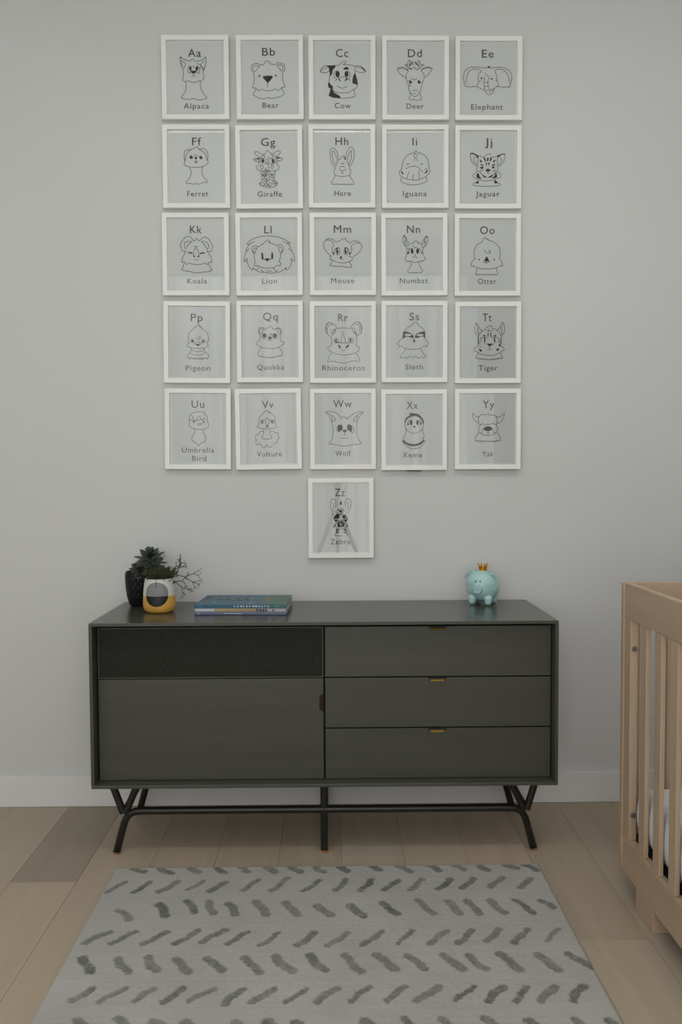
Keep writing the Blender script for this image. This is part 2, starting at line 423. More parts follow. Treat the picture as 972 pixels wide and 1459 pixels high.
# ------------------------------------------------------------ rug
RUG=[[(-0.617,-0.533,-0.564,-0.563),(-0.53,-0.531,-0.48,-0.574),(-0.433,-0.527,-0.398,-0.572),(-0.354,-0.529,-0.311,-0.574),(-0.272,-0.53,-0.236,-0.57),(-0.186,-0.532,-0.151,-0.571),(-0.107,-0.534,-0.073,-0.573),(-0.033,-0.53,-0.002,-0.574),(0.046,-0.531,0.078,-0.572),(0.143,-0.524,0.184,-0.566),(0.235,-0.53,0.28,-0.578),(0.334,-0.524,0.371,-0.574),(0.413,-0.52,0.449,-0.571),(0.495,-0.528,0.521,-0.573),(0.574,-0.529,0.621,-0.559),(0.644,-0.524,0.679,-0.58)],
[(-0.665,-0.692,-0.614,-0.617),(-0.586,-0.697,-0.53,-0.614),(-0.504,-0.695,-0.445,-0.612),(-0.419,-0.683,-0.369,-0.613),(-0.355,-0.693,-0.3,-0.624),(-0.254,-0.69,-0.198,-0.608),(-0.166,-0.697,-0.107,-0.597),(-0.069,-0.699,-0.004,-0.612),(0.031,-0.696,0.077,-0.608),(0.11,-0.697,0.151,-0.614),(0.174,-0.695,0.236,-0.622),(0.254,-0.7,0.314,-0.612),(0.34,-0.693,0.404,-0.614),(0.416,-0.689,0.47,-0.615),(0.496,-0.687,0.564,-0.609),(0.588,-0.689,0.65,-0.619)],
[(-0.599,-0.779,-0.541,-0.845),(-0.488,-0.749,-0.444,-0.825),(-0.406,-0.734,-0.365,-0.807),(-0.345,-0.738,-0.314,-0.816),(-0.284,-0.75,-0.244,-0.825),(-0.202,-0.741,-0.159,-0.826),(-0.116,-0.748,-0.07,-0.828),(-0.028,-0.766,0.025,-0.83),(0.07,-0.766,0.116,-0.837),(0.164,-0.754,0.216,-0.827),(0.271,-0.741,0.32,-0.829),(0.362,-0.746,0.395,-0.831),(0.421,-0.744,0.451,-0.837),(0.485,-0.745,0.522,-0.828),(0.56,-0.745,0.61,-0.832),(0.64,-0.755,0.672,-0.798)],
[(-0.651,-0.954,-0.583,-0.899),(-0.579,-0.962,-0.509,-0.894),(-0.492,-0.964,-0.419,-0.898),(-0.403,-0.966,-0.337,-0.893),(-0.333,-0.957,-0.266,-0.891),(-0.265,-0.968,-0.199,-0.903),(-0.175,-0.977,-0.112,-0.909),(-0.073,-0.978,-0.015,-0.91),(0.007,-0.983,0.076,-0.912),(0.1,-0.983,0.17,-0.904),(0.195,-0.978,0.252,-0.903),(0.276,-0.98,0.347,-0.908),(0.354,-0.977,0.421,-0.905),(0.437,-0.968,0.496,-0.9),(0.505,-0.98,0.571,-0.905),(0.596,-0.971,0.655,-0.906)],
[(-0.631,-1.014,-0.583,-1.089),(-0.538,-1.02,-0.488,-1.091),(-0.463,-1.017,-0.416,-1.084),(-0.386,-1.028,-0.331,-1.092),(-0.305,-1.024,-0.246,-1.087),(-0.206,-1.022,-0.152,-1.101),(-0.131,-1.019,-0.072,-1.096),(-0.042,-1.012,0.011,-1.092),(0.049,-1.014,0.107,-1.103),(0.136,-1.018,0.196,-1.092),(0.22,-1.02,0.269,-1.091),(0.313,-1.022,0.361,-1.092),(0.375,-1.023,0.42,-1.096),(0.458,-1.015,0.509,-1.1),(0.558,-1.024,0.607,-1.102),(0.641,-1.021,0.693,-1.092)],
[(-0.601,-1.202,-0.557,-1.139),(-0.539,-1.214,-0.476,-1.138),(-0.456,-1.21,-0.408,-1.145),(-0.384,-1.214,-0.333,-1.143),(-0.324,-1.212,-0.257,-1.144),(-0.237,-1.223,-0.19,-1.149),(-0.174,-1.215,-0.107,-1.151),(-0.09,-1.219,-0.029,-1.149),(-0.018,-1.22,0.041,-1.148),(0.061,-1.22,0.122,-1.146),(0.147,-1.22,0.212,-1.144),(0.223,-1.218,0.297,-1.147),(0.314,-1.219,0.382,-1.147),(0.39,-1.224,0.449,-1.152),(0.457,-1.225,0.51,-1.153),(0.519,-1.226,0.576,-1.151),(0.592,-1.224,0.65,-1.15)],
[(-0.573,-1.26,-0.511,-1.321),(-0.481,-1.251,-0.423,-1.313),(-0.392,-1.263,-0.336,-1.325),(-0.317,-1.269,-0.264,-1.33),(-0.2,-1.272,-0.151,-1.332),(-0.131,-1.268,-0.084,-1.329),(-0.067,-1.274,-0.022,-1.335),(0.095,-1.27,0.144,-1.332),(0.185,-1.264,0.231,-1.326),(0.271,-1.267,0.314,-1.33),(0.373,-1.267,0.413,-1.33),(0.471,-1.276,0.508,-1.338),(0.579,-1.276,0.612,-1.338),(0.657,-1.28,0.688,-1.341)]]

def make_rug():
    x0, x1, y0, y1 = -0.672, 0.692, -2.05, -0.527
    rr = random.Random(3)
    rows = [list(r) for r in RUG[:6]]
    # the pattern goes on towards the viewer, outside the frame
    rows.append(RUG[6])
    for q in range(4):
        yb = -1.44-0.155*q
        rows.append([(x0+0.04+0.084*k, yb-(0.07 if q % 2 == 0 else 0), x0+0.09+0.084*k, yb-(0 if q % 2 == 0 else 0.07)) for k in range(16)])
    segs = []
    for ri, r in enumerate(rows):
        for a in r:
            segs.append((*a, (rr.uniform(0.0078, 0.0118) if a[3] > a[1] else rr.uniform(0.0110, 0.0145)), rr.uniform(0.72, 1.0)))
    nx, ny = 420, 470
    cell = 0.03; grid = {}
    for s in segs:
        for gx in range(int((min(s[0], s[2])-0.03-x0)/cell), int((max(s[0], s[2])+0.03-x0)/cell)+1):
            for gy in range(int((min(s[1], s[3])-0.03-y0)/cell), int((max(s[1], s[3])+0.03-y0)/cell)+1):
                grid.setdefault((gx, gy), []).append(s)
    verts = []; att = []
    for j in range(ny+1):
        for i in range(nx+1):
            x = x0+(x1-x0)*i/nx; y = y0+(y1-y0)*j/ny
            m = 0.0
            for (ax, ay, bx_, by, w_, st) in grid.get((int((x-x0)/cell), int((y-y0)/cell)), ()):
                dx, dy = bx_-ax, by-ay; L = dx*dx+dy*dy
                t = max(0.12, min(0.88, ((x-ax)*dx+(y-ay)*dy)/L))
                # brush wobble
                d = math.hypot(x-ax-dx*t+0.003*math.sin(t*7+ax*60), y-ay-dy*t+0.003*math.cos(t*5+ay*40))
                d += 0.0045*noise.noise(Vector((x*130, y*130, 0)))+0.003*noise.noise(Vector((x*45, y*45, 2)))
                k = max(0.0, min(1.0, (w_-d)/0.004+0.5))*st
                if k > m: m = k
            n = noise.noise(Vector((x*90, y*90, 3)))*0.0007 + noise.noise(Vector((x*14, y*14, 5)))*0.0008
            ex = min(x-x0, x1-x, y-y0, y1-y)
            z = 0.0115 + n - 0.0016*m
            if ex < 0.008: z -= 0.006*(1-ex/0.008)**2
            wob = 0.003*noise.noise(Vector((x*6, y*6, 9)))
            bxw = wob if (i in (0, nx)) else 0; byw = wob if (j in (0, ny)) else 0
            verts.append((x+bxw, y+byw, z)); att.append(m)
    W = nx+1
    faces = [(j*W+i, j*W+i+1, (j+1)*W+i+1, (j+1)*W+i) for j in range(ny) for i in range(nx)]
    # skirt and underside
    rim = [i for i in range(W)]+[j*W+nx for j in range(1, ny+1)]+[ny*W+i for i in range(nx-1, -1, -1)]+[j*W for j in range(ny-1, 0, -1)]
    base = len(verts)
    for r in rim: verts.append((verts[r][0], verts[r][1], 0.0012)); att.append(0)
    L = len(rim)
    for k in range(L): faces.append((rim[(k+1) % L], rim[k], base+k, base+(k+1) % L))
    me = bpy.data.meshes.new('rug'); me.from_pydata(verts, [], faces)
    a = me.attributes.new('stroke', 'FLOAT', 'POINT'); a.data.foreach_set('value', att)
    m = mat('rug_wool', (0.42, 0.42, 0.39), 0.95, spec=0.1); k = NT(m)
    v = k.coord()
    at = k.n('ShaderNodeAttribute'); at.attribute_name = 'stroke'
    fine = k.noise(v, 260, 2); med = k.noise(v, 45, 4, 0.6); big = k.noise(v, 5, 4, 0.6)
    mp = k.coord((1.5, 30, 1)); stri = k.noise(mp, 3, 3)
    base_c = k.ramp(k.math('ADD', k.math('MULTIPLY', big, 0.6), k.math('MULTIPLY', stri, 0.4)), [(0.35, (0.42, 0.408, 0.38)), (0.65, (0.50, 0.488, 0.458))])
    base_c = k.mix(k.math('MULTIPLY', fine, 0.35), base_c, (0.34, 0.335, 0.31))
    sc_ = k.ramp(k.math('ADD', k.math('MULTIPLY', fine, 0.5), k.math('MULTIPLY', med, 0.5)), [(0.35, (0.055, 0.061, 0.050)), (0.68, (0.18, 0.186, 0.168))])
    fac = k.math('MULTIPLY', at.outputs['Fac'], k.math('ADD', k.math('MULTIPLY', med, 1.5), k.math('MULTIPLY_ADD', fine, 0.9, -0.42)))
    cl = k.n('ShaderNodeClamp'); k.l(fac, cl.inputs[0])
    k.col(k.mix(cl.outputs[0], base_c, sc_))
    k.bump(k.math('ADD', fine, med), 0.35, 0.0015)
    o = link('rug', me, m); smooth(o)
    tag(o, 'light grey wool rug with dark grey brush strokes in herringbone rows on the floor', 'rug')
make_rug()

# ------------------------------------------------------------ crib
crib = thing('crib', 'pale maple wooden crib with vertical slats standing at the right of the credenza', 'crib', (1.285, -1.35, 0))
OC = Vector((1.285, -1.35, 0))
def kb(name, m, x0, x1, y0, y1, z0, z1, bev=0.002):
    o = bx(name, m, crib, x0-OC.x, x1-OC.x, y0-OC.y, y1-OC.y, z0, z1, bev); return o
CXL, CXR = 0.907, 1.663; CY1, CY0 = -0.668, -2.032
SD = 0.0235
# side panels
for side in (0, 1):
    xa = CXL if side == 0 else CXR-SD; xb = xa+SD
    ya, yb = CY1-0.020, CY0+0.020
    kb('top_rail', MAPLE, xa, xb, yb, ya, 0.838, 0.942)
    kb('bottom_rail', MAPLE, xa, xb, yb, ya, 0.066, 0.176)
    for y1_ in (ya, yb+0.046):
        st = kb('corner_stile', MAPLEV, xa, xb, y1_-0.046, y1_, 0.1765, 0.8375, 0.0015)
        if y1_ == ya:
            for z in (0.752, 0.2535):
                b = bmesh.new(); cyl = bmesh.ops.create_cone(b, cap_ends=True, radius1=0.0085, radius2=0.0075, depth=0.004, segments=20)
                bmesh.ops.bevel(b, geom=[e for e in b.edges], offset=0.0005, segments=1, affect='EDGES')
                bmesh.ops.rotate(b, cent=(0, 0, 0), matrix=Matrix.Rotation(R(90), 3, 'X'), verts=b.verts[:])
                bb = link('bolt', b, mat('bolt_steel', (0.30, 0.28, 0.26), 0.35, 1.0), st)
                bb.location = ((xa+xb)/2-OC.x+(0.001), y1_-0.046-0.0018-OC.y, z)
                b2 = bmesh.new(); bmesh.ops.create_cone(b2, cap_ends=True, radius1=0.0036, radius2=0.0036, depth=0.001, segments=6)
                bmesh.ops.rotate(b2, cent=(0, 0, 0), matrix=Matrix.Rotation(R(90), 3, 'X'), verts=b2.verts[:])
                bmesh.ops.translate(b2, verts=b2.verts[:], vec=(0, -0.0024, 0))
                me = bb.data; bmz = bmesh.new(); bmz.from_mesh(me); bmz.verts.ensure_lookup_table()
                merge(bmz, b2); bmz.to_mesh(me); bmz.free()
                tag(bb, 'round steel bolt head')
    y = -0.807
    while y-0.044 > yb+0.07:
        kb('slat', MAPLEV, xa+0.0015 if side == 0 else xb-0.0145, xa+0.0145 if side == 0 else xb-0.0015, y-0.044, y, 0.1765, 0.8375, 0.002)
        y -= 0.1037
# end panels
for ya, yb in ((CY1-0.0195, CY1), (CY0, CY0+0.0195)):
    kb('end_rail', MAPLEX, CXL-0.0045, CXR+0.0045, ya, yb, 0.838, 0.9425, 0.002)
    kb('end_rail', MAPLEX, CXL-0.0045, CXR+0.0045, ya, yb, 0.066, 0.176, 0.002)
    for xa in (CXL-0.0045, CXR+0.0045-0.052):
        kb('end_stile', MAPLEV, xa, xa+0.052, ya, yb, 0.1765, 0.8375, 0.0015)
    x = 1.038
    while x+0.044 < CXR-0.07:
        kb('end_slat', MAPLEV, x, x+0.044, ya+0.003, yb-0.003, 0.1765, 0.8375, 0.002)
        x += 0.1037
# sled feet
for xa in (CXL, CXR-0.047):
    for ya in (-0.921, CY0+0.126):
        kb('foot', MAPLE, xa+0.0004, xa+0.0466, ya, ya+0.127, 0.0005, 0.0657, 0.002)
kb('mattress_support', mat('support_black', (0.012, 0.011, 0.010), 0.7), CXL+SD+0.004, CXR-SD-0.004, CY0+0.022, CY1-0.022, 0.150, 0.178, 0.002)
# mattress with a soft white sheet: superellipse section, nearly square corners
mx0, mx1, my0, my1, mz0, mz1 = 0.9232, 1.6465, CY0+0.070, -0.7375, 0.179, 0.350
bm = bmesh.new(); N = 20; rings = []; rr0 = 0.075
def outline(d, rc):
    x0_, x1_, y0_, y1_ = mx0+d, mx1-d, my0+d, my1-d; out = []
    for cx_, cy_, a0 in ((x1_-rc, y1_-rc, 0), (x0_+rc, y1_-rc, 90), (x0_+rc, y0_+rc, 180), (x1_-rc, y0_+rc, 270)):
        for k_ in range(7):
            a = R(a0+15*k_); out.append((cx_+rc*math.cos(a), cy_+rc*math.sin(a)))
    pts = []
    for p_, q_ in zip(out, out[1:]+out[:1]):
        n_ = max(1, int(math.dist(p_, q_)/0.04))
        for s_ in range(n_): pts.append((p_[0]+(q_[0]-p_[0])*s_/n_, p_[1]+(q_[1]-p_[1])*s_/n_))
    return pts
base_ = outline(0, 0.022)
cxm, cym = (mx0+mx1)/2, (my0+my1)/2
for k_ in range(N+1):
    a = -PI/2+PI*k_/N; hh = (mz1-mz0)/2
    z = (mz0+mz1)/2+hh*math.copysign(abs(math.sin(a))**0.75, math.sin(a)); d = 0.060*(1-abs(math.cos(a))**0.8)
    rings.append([bm.verts.new((cxm+(x-cxm)*(1-d/(mx1-cxm)), cym+(y-cym)*(1-d/(my1-cym)), z+0.0015*noise.noise(Vector((x*9, y*9, z*9))))) for x, y in base_])
L_ = len(base_)
for a_, b_ in zip(rings, rings[1:]):
    for k_ in range(L_): bm.faces.new((a_[k_], a_[(k_+1) % L_], b_[(k_+1) % L_], b_[k_]))
bm.faces.new(rings[0][::-1]); bm.faces.new(rings[-1])
SHEET = mat('white_sheet', (0.70, 0.71, 0.72), 0.85); kk = NT(SHEET); kk.bump(kk.noise(kk.coord((1, 1, 1)), 9, 5, 0.6), 0.5, 0.01)
o = smooth(link('crib_mattress', bm, SHEET), 60); tag(o, 'white sheeted mattress lying inside the maple crib', 'mattress')

# ------------------------------------------------------------ alphabet pictures
ART = r'''
#A Alpaca|365,585,208|280,706,1060|an alpaca with pointed ears and a long neck
s 240,205 270,235 330,262 400,275 425,248 440,240 465,262 500,278 560,272 620,245 662,208
s 235,205 228,260 240,330 270,395 278,410 285,500 268,595
s 662,208 670,270 658,340 630,425 612,432
s 605,390 616,480 632,570
s 268,595 290,600 315,622 350,600 395,615 450,628 510,618 545,602 580,610 600,585 632,570
p 262,270 325,322 292,400 265,350 250,260
p 635,265 575,340 628,412 655,340
P 232,205 242,203 258,228 238,232
P 668,205 658,204 642,228 664,234
s 322,625 325,700 310,780 248,870 290,900 360,910 450,892 500,912 560,918 620,905 672,882 610,800 575,720 565,615
e 403,400 19,40
e 512,400 20,38
F 408,438 450,436 500,436 492,465 452,482 418,468
s 385,352 358,400 365,450 385,480 400,455
s 540,370 555,420 545,482 500,450
p 455,482 455,515
s 430,540 455,512 485,540
s 440,350 470,385 500,405
s 515,320 560,335 582,370 570,402 545,390
s 515,360 535,370 555,400
#B Bear|380,598,190|375,648,1050|a bear with round ears and a big black nose
s 238,480 205,440 190,400 205,350 250,322 300,318 360,345 410,325 430,285 455,268 475,290 500,290
s 503,282 508,320 550,330 595,335 640,312 690,310 740,330 762,380 750,440 718,470
s 235,480 240,560 235,640 210,700 225,722 265,722 300,758 350,755 380,742 430,760 490,768 550,758 590,738 640,758 680,745 705,712 750,710 762,690 730,620 722,540 718,470
c 235,370 260,355 325,365 290,410 248,455 222,410
c 630,350 660,340 705,345 725,380 720,430 700,440 665,395
e 327,523 14,16
e 606,516 14,16
F 385,545 405,525 470,518 545,525 552,545 510,600 470,635 430,600
p 465,630 465,712
s 262,735 240,790 220,830 280,870 340,898 410,900 470,882 530,892 620,880 700,850 742,820 725,770 708,720
#C Cow|378,588,208|355,625,1055|a cow with black patches and floppy ears
s 265,520 262,600 248,660 255,705 300,735 340,765 400,795 490,800 580,795 640,765 690,735 725,715 740,680 735,600 705,480 695,370
s 108,455 130,400 180,360 230,355 300,352 360,350 430,342 470,300 525,275 548,292 530,320 500,335 560,333 640,345 700,358
s 108,455 150,465 210,468 250,450 275,430
s 115,445 150,410 215,395
F 218,375 250,358 365,352 352,395 320,430 310,490 275,525 272,430 280,385
s 700,358 770,355 820,372 870,430 880,455 840,465 770,462 715,432
s 715,380 780,378 830,405
F 810,370 850,398 878,440 880,455 845,425
F 505,398 525,385 560,370 592,395 588,420 550,415 515,420
e 404,492 36,52
e 556,490 34,50
s 425,450 380,440 345,480 350,540 395,580
s 540,450 590,450 615,490 605,560 570,580
s 400,555 440,542 500,540 545,545 590,575 620,605
P 415,560 435,560 440,590 462,618 430,600
P 545,560 575,560 560,590 522,618 538,590
p 365,608 395,570
s 395,680 430,708 485,722 540,708 570,682
F 700,480 735,590 738,665 700,655 658,635 665,540
F 250,628 275,640 290,670 318,685 325,730 300,738 258,710 246,670
F 290,740 320,750 350,800 425,840 450,882 360,885 300,870 252,842 275,800
s 360,880 490,890 600,882 680,865 702,842 685,790 682,738
s 285,735 275,790 255,845
#D Deer|363,598,208|340,632,1062|a deer with antlers and wide ears
s 375,435 340,480 332,540 350,610 372,670 385,760 410,790 450,845 485,858 525,840 560,775 580,770 595,680 625,600 640,540 625,470 580,430
s 412,410 440,395 470,378 492,390 500,412 540,408
s 375,440 320,400 260,372 185,405 220,470 270,515 328,545
s 195,398 260,392 330,400 375,425
s 580,432 640,400 700,385 775,402 730,470 690,515 645,540
s 590,412 640,385 710,372 775,395
p 425,412 375,390 355,345 360,300 375,262 398,262 395,300 385,350 435,278 455,290 385,360 395,390 430,402
p 360,375 312,345 318,325 355,345
p 500,412 548,405 548,360 480,300 485,280 545,345 530,268 555,265 575,345 620,320 628,335 575,375 560,405
p 440,330 470,330
e 408,614 27,32
e 556,615 27,32
w 418,600 11,11
w 568,600 11,11
e 397,675 10,13
s 425,545 445,572 475,582 500,575 510,550
p 440,757 530,757
s 462,805 485,808 505,803
s 408,790 400,850 382,890 420,918 465,905 515,928 555,908 590,910 590,870 560,790
#E Elephant|385,582,208|205,745,1068|an elephant with very wide ears and a trunk
s 110,690 85,630 72,530 90,440 150,385 230,365 330,368 440,382 475,365 500,375 560,380 640,370 720,370 810,400 870,450 895,530 880,620 860,690 820,700
s 110,690 150,685 200,698 240,685 310,688
s 115,640 120,560 145,470 200,410 260,395 330,405 372,430 330,490 322,560 330,600
s 860,640 845,560 820,480 760,420 690,398 630,410 600,430 635,500 640,590
s 640,690 700,685 760,705 800,688 840,698 860,680
F 480,375 500,350 522,352 505,380
e 378,550 14,15
e 553,562 14,15
s 365,590 325,620 308,660 340,710 430,748
s 615,575 655,620 662,665 620,700 590,725 510,750
s 428,530 422,600 425,680 440,760 480,812 520,820 565,795 600,725
s 522,540 498,560 488,620 495,690 510,745
s 440,465 460,500 485,515 520,515
p 435,618 485,618
p 435,685 490,685
p 462,760 495,748
p 520,790 530,750
p 570,760 560,735
#F Ferret|410,565,212|315,672,1060|a ferret with a thin neck and low round ears
s 285,480 268,520 300,552 380,572 470,578 560,570 630,545 675,505 672,470 655,440 640,380 600,320 520,272 500,232 475,240 430,265 380,290 330,330 300,390 290,470
s 285,480 270,390 285,310 340,285 390,288
s 525,272 600,268 650,290 675,360 672,440 668,470
s 350,575 385,630 378,710 340,775 298,825 310,845 380,845 430,860 470,845 500,858 560,845 590,828 650,832 655,800 600,740 568,650 585,570
e 393,408 30,30
e 558,414 30,28
w 408,392 7,7
w 574,400 7,7
F 448,408 495,408 485,432 470,448 456,430
p 470,445 470,500
s 440,475 470,488 505,478
p 455,495 470,505 485,495
s 440,355 465,380 510,378
#G Giraffe|365,605,215|290,706,1062|a giraffe with a patterned neck and short horns
s 320,530 325,450 350,400 400,370 430,350 455,305 480,295 505,325 545,345 600,390 630,450 632,540
s 335,410 260,345 255,315 300,310 350,340 410,362
s 565,350 620,310 670,298 690,320 660,365 615,395
s 325,480 270,465 232,442 270,425 330,425
s 625,468 680,465 722,435 680,410 620,405
P 250,432 330,415 330,440
P 620,400 700,425 630,430
s 320,540 280,560 275,590 310,615 350,628 430,632 520,632 600,628 650,600 662,565 635,540
e 388,470 22,32
e 562,470 22,32
s 345,500 350,450 390,435 415,460
s 530,440 580,435 600,470 590,500
o 370,565 24,38
o 547,562 20,30
s 430,440 460,440 490,480 450,495 430,460
s 480,390 490,425 530,425 560,390 520,345
s 350,415 400,420 425,390 400,370
s 410,515 440,510 480,515 480,575 510,575
s 480,515 560,515 610,490
p 340,628 365,690 375,760 370,810 320,845 350,880 430,900 510,910 590,895 630,860 632,830 580,800 575,720 600,630
p 420,635 430,600 500,620
p 385,640 390,700 420,700 405,640
p 430,640 470,650 455,700 430,640
p 480,640 540,690 590,680
p 370,720 410,700 445,690 400,760
p 480,690 575,710 490,720 480,690
p 450,700 445,780 500,790 480,730
p 380,780 430,770 470,800 430,830
p 500,740 575,740 530,780 575,800
p 380,820 420,850 380,880
p 430,830 490,850 440,880 400,860
p 490,820 560,850 500,880 470,860
p 540,800 600,850 570,880
p 330,840 360,850 340,870
p 580,830 620,840 600,870
p 370,690 420,740
p 395,810 450,800
p 520,700 555,680
p 450,860 520,900
#H Hare|370,588,208|348,630,1055|a hare with tall upright ears
s 372,590 310,510 282,400 285,290 325,258 375,290 410,370 425,460 490,392 520,400 545,450 545,400 570,310 610,250 650,248 685,300 688,400 655,500 600,580
s 375,550 335,470 315,370 330,305 360,340 390,430 398,510 375,550
s 590,545 572,460 590,370 635,300 640,370 625,470 590,545
p 515,400 520,440 540,458
s 372,590 345,630 350,690 375,712 430,728 490,732 550,725 600,712 630,670 620,620 600,580
s 465,500 490,522 525,500
p 490,505 492,522
p 440,565 530,565
s 430,600 460,632 490,640 530,620 545,600
p 485,640 485,665
p 465,682 485,665 505,682
s 370,712 330,780 298,830 305,860
z 305,855 685,855 9,16
s 600,712 640,770 680,820 682,845
#I Iguana|440,520,212|278,684,1058|an iguana with a spiky crest and closed eyes
s 265,600 262,560 280,480 320,410 380,360 440,340 475,340 500,295 530,335 580,340 650,380 700,450 722,540 725,600 738,640 715,690 660,735 560,780 460,788 350,770 260,735 222,690 222,640 265,590
s 455,405 490,345 530,398
s 465,475 495,405 530,468
s 320,608 370,575 470,555 530,570 580,620 620,660
p 340,520 382,520
p 578,520 618,522
P 345,515 380,512 380,526 345,528
P 580,516 600,508 612,526 585,526
s 390,650 360,700 345,770
s 458,685 450,730 445,780
s 540,635 555,700 552,775
P 245,635 265,640 290,690 280,700 250,665
P 690,620 705,640 660,680 645,670
p 650,610 680,600 690,620
s 262,740 235,800 300,840 380,862 460,868 560,858 640,832 690,800 670,738
#J Jaguar|435,560,212|280,690,1058|a jaguar cub with black spots on its collar
s 185,345 190,420 220,490 300,555
s 775,355 770,430 740,500 670,560
F 182,340 205,328 250,335 310,370 350,385 320,395 305,420 270,370 225,350 185,352
F 778,345 745,342 690,355 640,378 620,388 655,392 662,410 700,372 740,358 778,360
s 350,385 410,402 440,375 500,348 525,350 530,375
s 545,405 600,398 640,380
s 312,400 318,470 305,520 320,560
s 655,400 645,470 655,520 640,555
s 265,395 240,440 265,490 290,520
s 700,410 725,450 700,500 670,540
s 298,560 300,620 345,640
s 660,560 660,620 640,640
F 420,400 445,430 450,475 430,460 415,425
F 482,400 498,430 485,478 468,445
F 550,405 548,445 520,475 518,440 530,410
F 345,440 375,455 385,488 362,482
F 612,440 605,475 585,488 578,465
F 455,485 472,510 460,538 448,515
F 508,482 518,515 500,535 490,510
F 360,515 395,525 412,548 375,540
F 605,512 565,525 550,545 600,535
F 358,565 400,560 412,580 390,598 365,590
F 550,568 590,550 598,575 580,592 560,580
e 488,620 40,26
p 455,550 455,562
p 482,548 482,560
p 508,548 508,560
p 488,645 490,665
s 470,668 490,668 515,672
s 345,640 365,670 395,690 430,720
s 640,640 600,670 570,700 540,725
p 350,610 400,625 350,640
p 620,610 575,625 620,650
F 318,668 335,690 350,730 388,760 330,755 292,730 295,690
F 630,668 645,720 630,745 590,755 550,755 600,715 610,680
F 398,695 440,720 478,738 440,742 405,725
F 575,690 555,730 520,742 485,740 530,712
s 310,640 240,690 232,720 265,750 310,755
s 645,640 700,680 712,715 690,745 640,745
s 320,765 360,785 450,798 540,792 610,775 640,760
p 320,770 310,790
p 600,775 615,800
F 318,790 330,830 310,840 268,830 300,808
F 610,785 660,828 640,838 598,835
s 270,828 230,848 235,865 290,880 380,885 460,892 560,882 660,878 702,858 660,828
#K Koala|375,572,208|315,650,1055|a koala with fluffy ears and closed eyes
s 300,510 262,512 230,495 220,440 200,430 215,380 240,340 265,310 300,270 340,265 385,275 440,340 480,300 500,300 530,335 580,290 630,272 690,305 720,350 745,400 762,430 745,460 735,500 700,520 660,500
c 275,410 290,360 340,345 400,350 350,390 320,430 300,470 280,450
c 568,350 620,348 670,380 688,420 670,475 640,440 610,390
s 440,425 470,442 510,430
p 470,425 478,440
s 300,510 260,580 228,660 232,705
s 660,510 715,590 740,650 735,705
p 232,705 260,690 310,738 335,710
s 335,705 400,725 490,735 580,725 625,705
p 625,705 650,735 685,715 700,690 735,705
s 428,560 440,490 470,465 505,490 520,560 520,600
s 428,560 430,600
P 320,540 350,522 410,535 410,555 350,542
P 632,540 600,525 535,540 540,560 600,548
F 430,575 445,590 460,590 450,605 428,610
F 520,575 505,590 490,590 495,605 520,612
s 440,648 475,655 512,648
p 265,728 240,780 222,825 260,838
p 685,728 720,790 742,820 700,845
z 245,825 470,868 5,18
z 470,868 720,840 5,18
#L Lion|418,540,212|368,622,1058|a lion with a large spiky mane
s 115,385 150,350 220,305 320,270 420,255 520,258 620,268 720,298 800,340 862,380
p 115,385 160,390 245,350
p 862,380 800,380 730,345
s 175,385 130,430 95,500
p 95,500 115,505 158,462
s 800,380 850,430 882,500
p 882,500 860,500 820,462
s 115,505 75,590 60,680
p 60,680 78,685 115,625
s 870,500 910,570 930,650 918,685
p 918,685 895,670 865,625
s 115,640 120,700 155,780 200,835
p 200,835 215,790 265,828
s 870,650 868,730 820,810 790,832
p 790,832 770,815 785,785
s 265,828 310,855 375,870
p 395,855 375,872
s 785,785 740,820 680,860 615,870
p 300,445 280,418
s 245,555 210,520 200,460 230,425 275,418 310,440 350,410 390,390 430,350 470,320 495,335 520,375
p 490,340 495,370 520,372
s 520,375 575,390 630,418 660,398 705,405 740,450 735,500 700,548
c 240,470 265,455 290,465 265,500 245,550 222,510
c 650,445 680,440 712,470 715,520 690,545 670,490
s 240,560 238,620 250,680 232,745
p 232,745 275,762 290,745
s 290,745 360,785 460,798 560,788 650,745
p 650,745 665,758 695,745 690,715 660,685
s 660,685 685,620 695,550
P 365,525 388,545 380,580 398,645 370,658 362,590
P 540,515 562,560 560,640 528,645 530,580 540,560
F 412,640 460,632 515,640 480,662 463,688 440,665
p 398,645 430,645
p 530,645 500,645
p 315,775 280,830
p 560,790 615,868 640,820
s 350,820 375,850 420,868 500,880 570,878 615,850
p 440,835 490,855 540,840
#M Mouse|342,638,208|290,690,1055|a mouse with very large round ears
s 290,595 230,540 180,470 160,400 185,345 240,308 300,308 350,335 375,362 430,345 500,305 530,300 560,340
s 200,330 260,330 320,365 335,405 312,470 320,550
p 545,305 560,340 612,382
s 612,382 660,350 720,342 785,370 820,430 800,500 740,560 665,612
s 790,380 720,378 665,400 640,440 650,500 630,560
o 410,515 34,62
e 404,510 18,48
w 414,490 8,22
o 548,515 34,62
e 544,510 18,52
w 552,488 8,22
P 322,535 350,530 345,580 328,575
P 600,530 628,545 622,578 605,575
s 345,560 350,500 390,460 430,462
s 520,460 570,465 605,520 610,560
F 452,600 480,605 465,645 450,625
s 430,630 465,648 500,645
s 315,590 275,605 285,630
p 285,630 275,650 325,668
s 325,668 390,700 480,712 560,705 620,680
p 620,680 655,668 660,625
s 660,625 620,605 595,595
p 318,680 265,755
p 265,755 340,765 400,775 510,770 530,785 645,785 650,770 600,690
#N Numbat|350,572,205|225,705,1052|a numbat with tall hollow ears and a slim neck
s 345,445 300,395 282,330 292,245 330,280 360,340 395,378 440,382 490,340 530,350
s 600,445 650,440 695,380 702,300 695,258 650,290 620,340 590,380 530,380
p 530,350 545,380
s 340,445 312,370 325,330 345,380 380,405 350,430
s 300,250 330,310 325,340
s 610,430 600,405 640,380 660,340 665,390 640,430
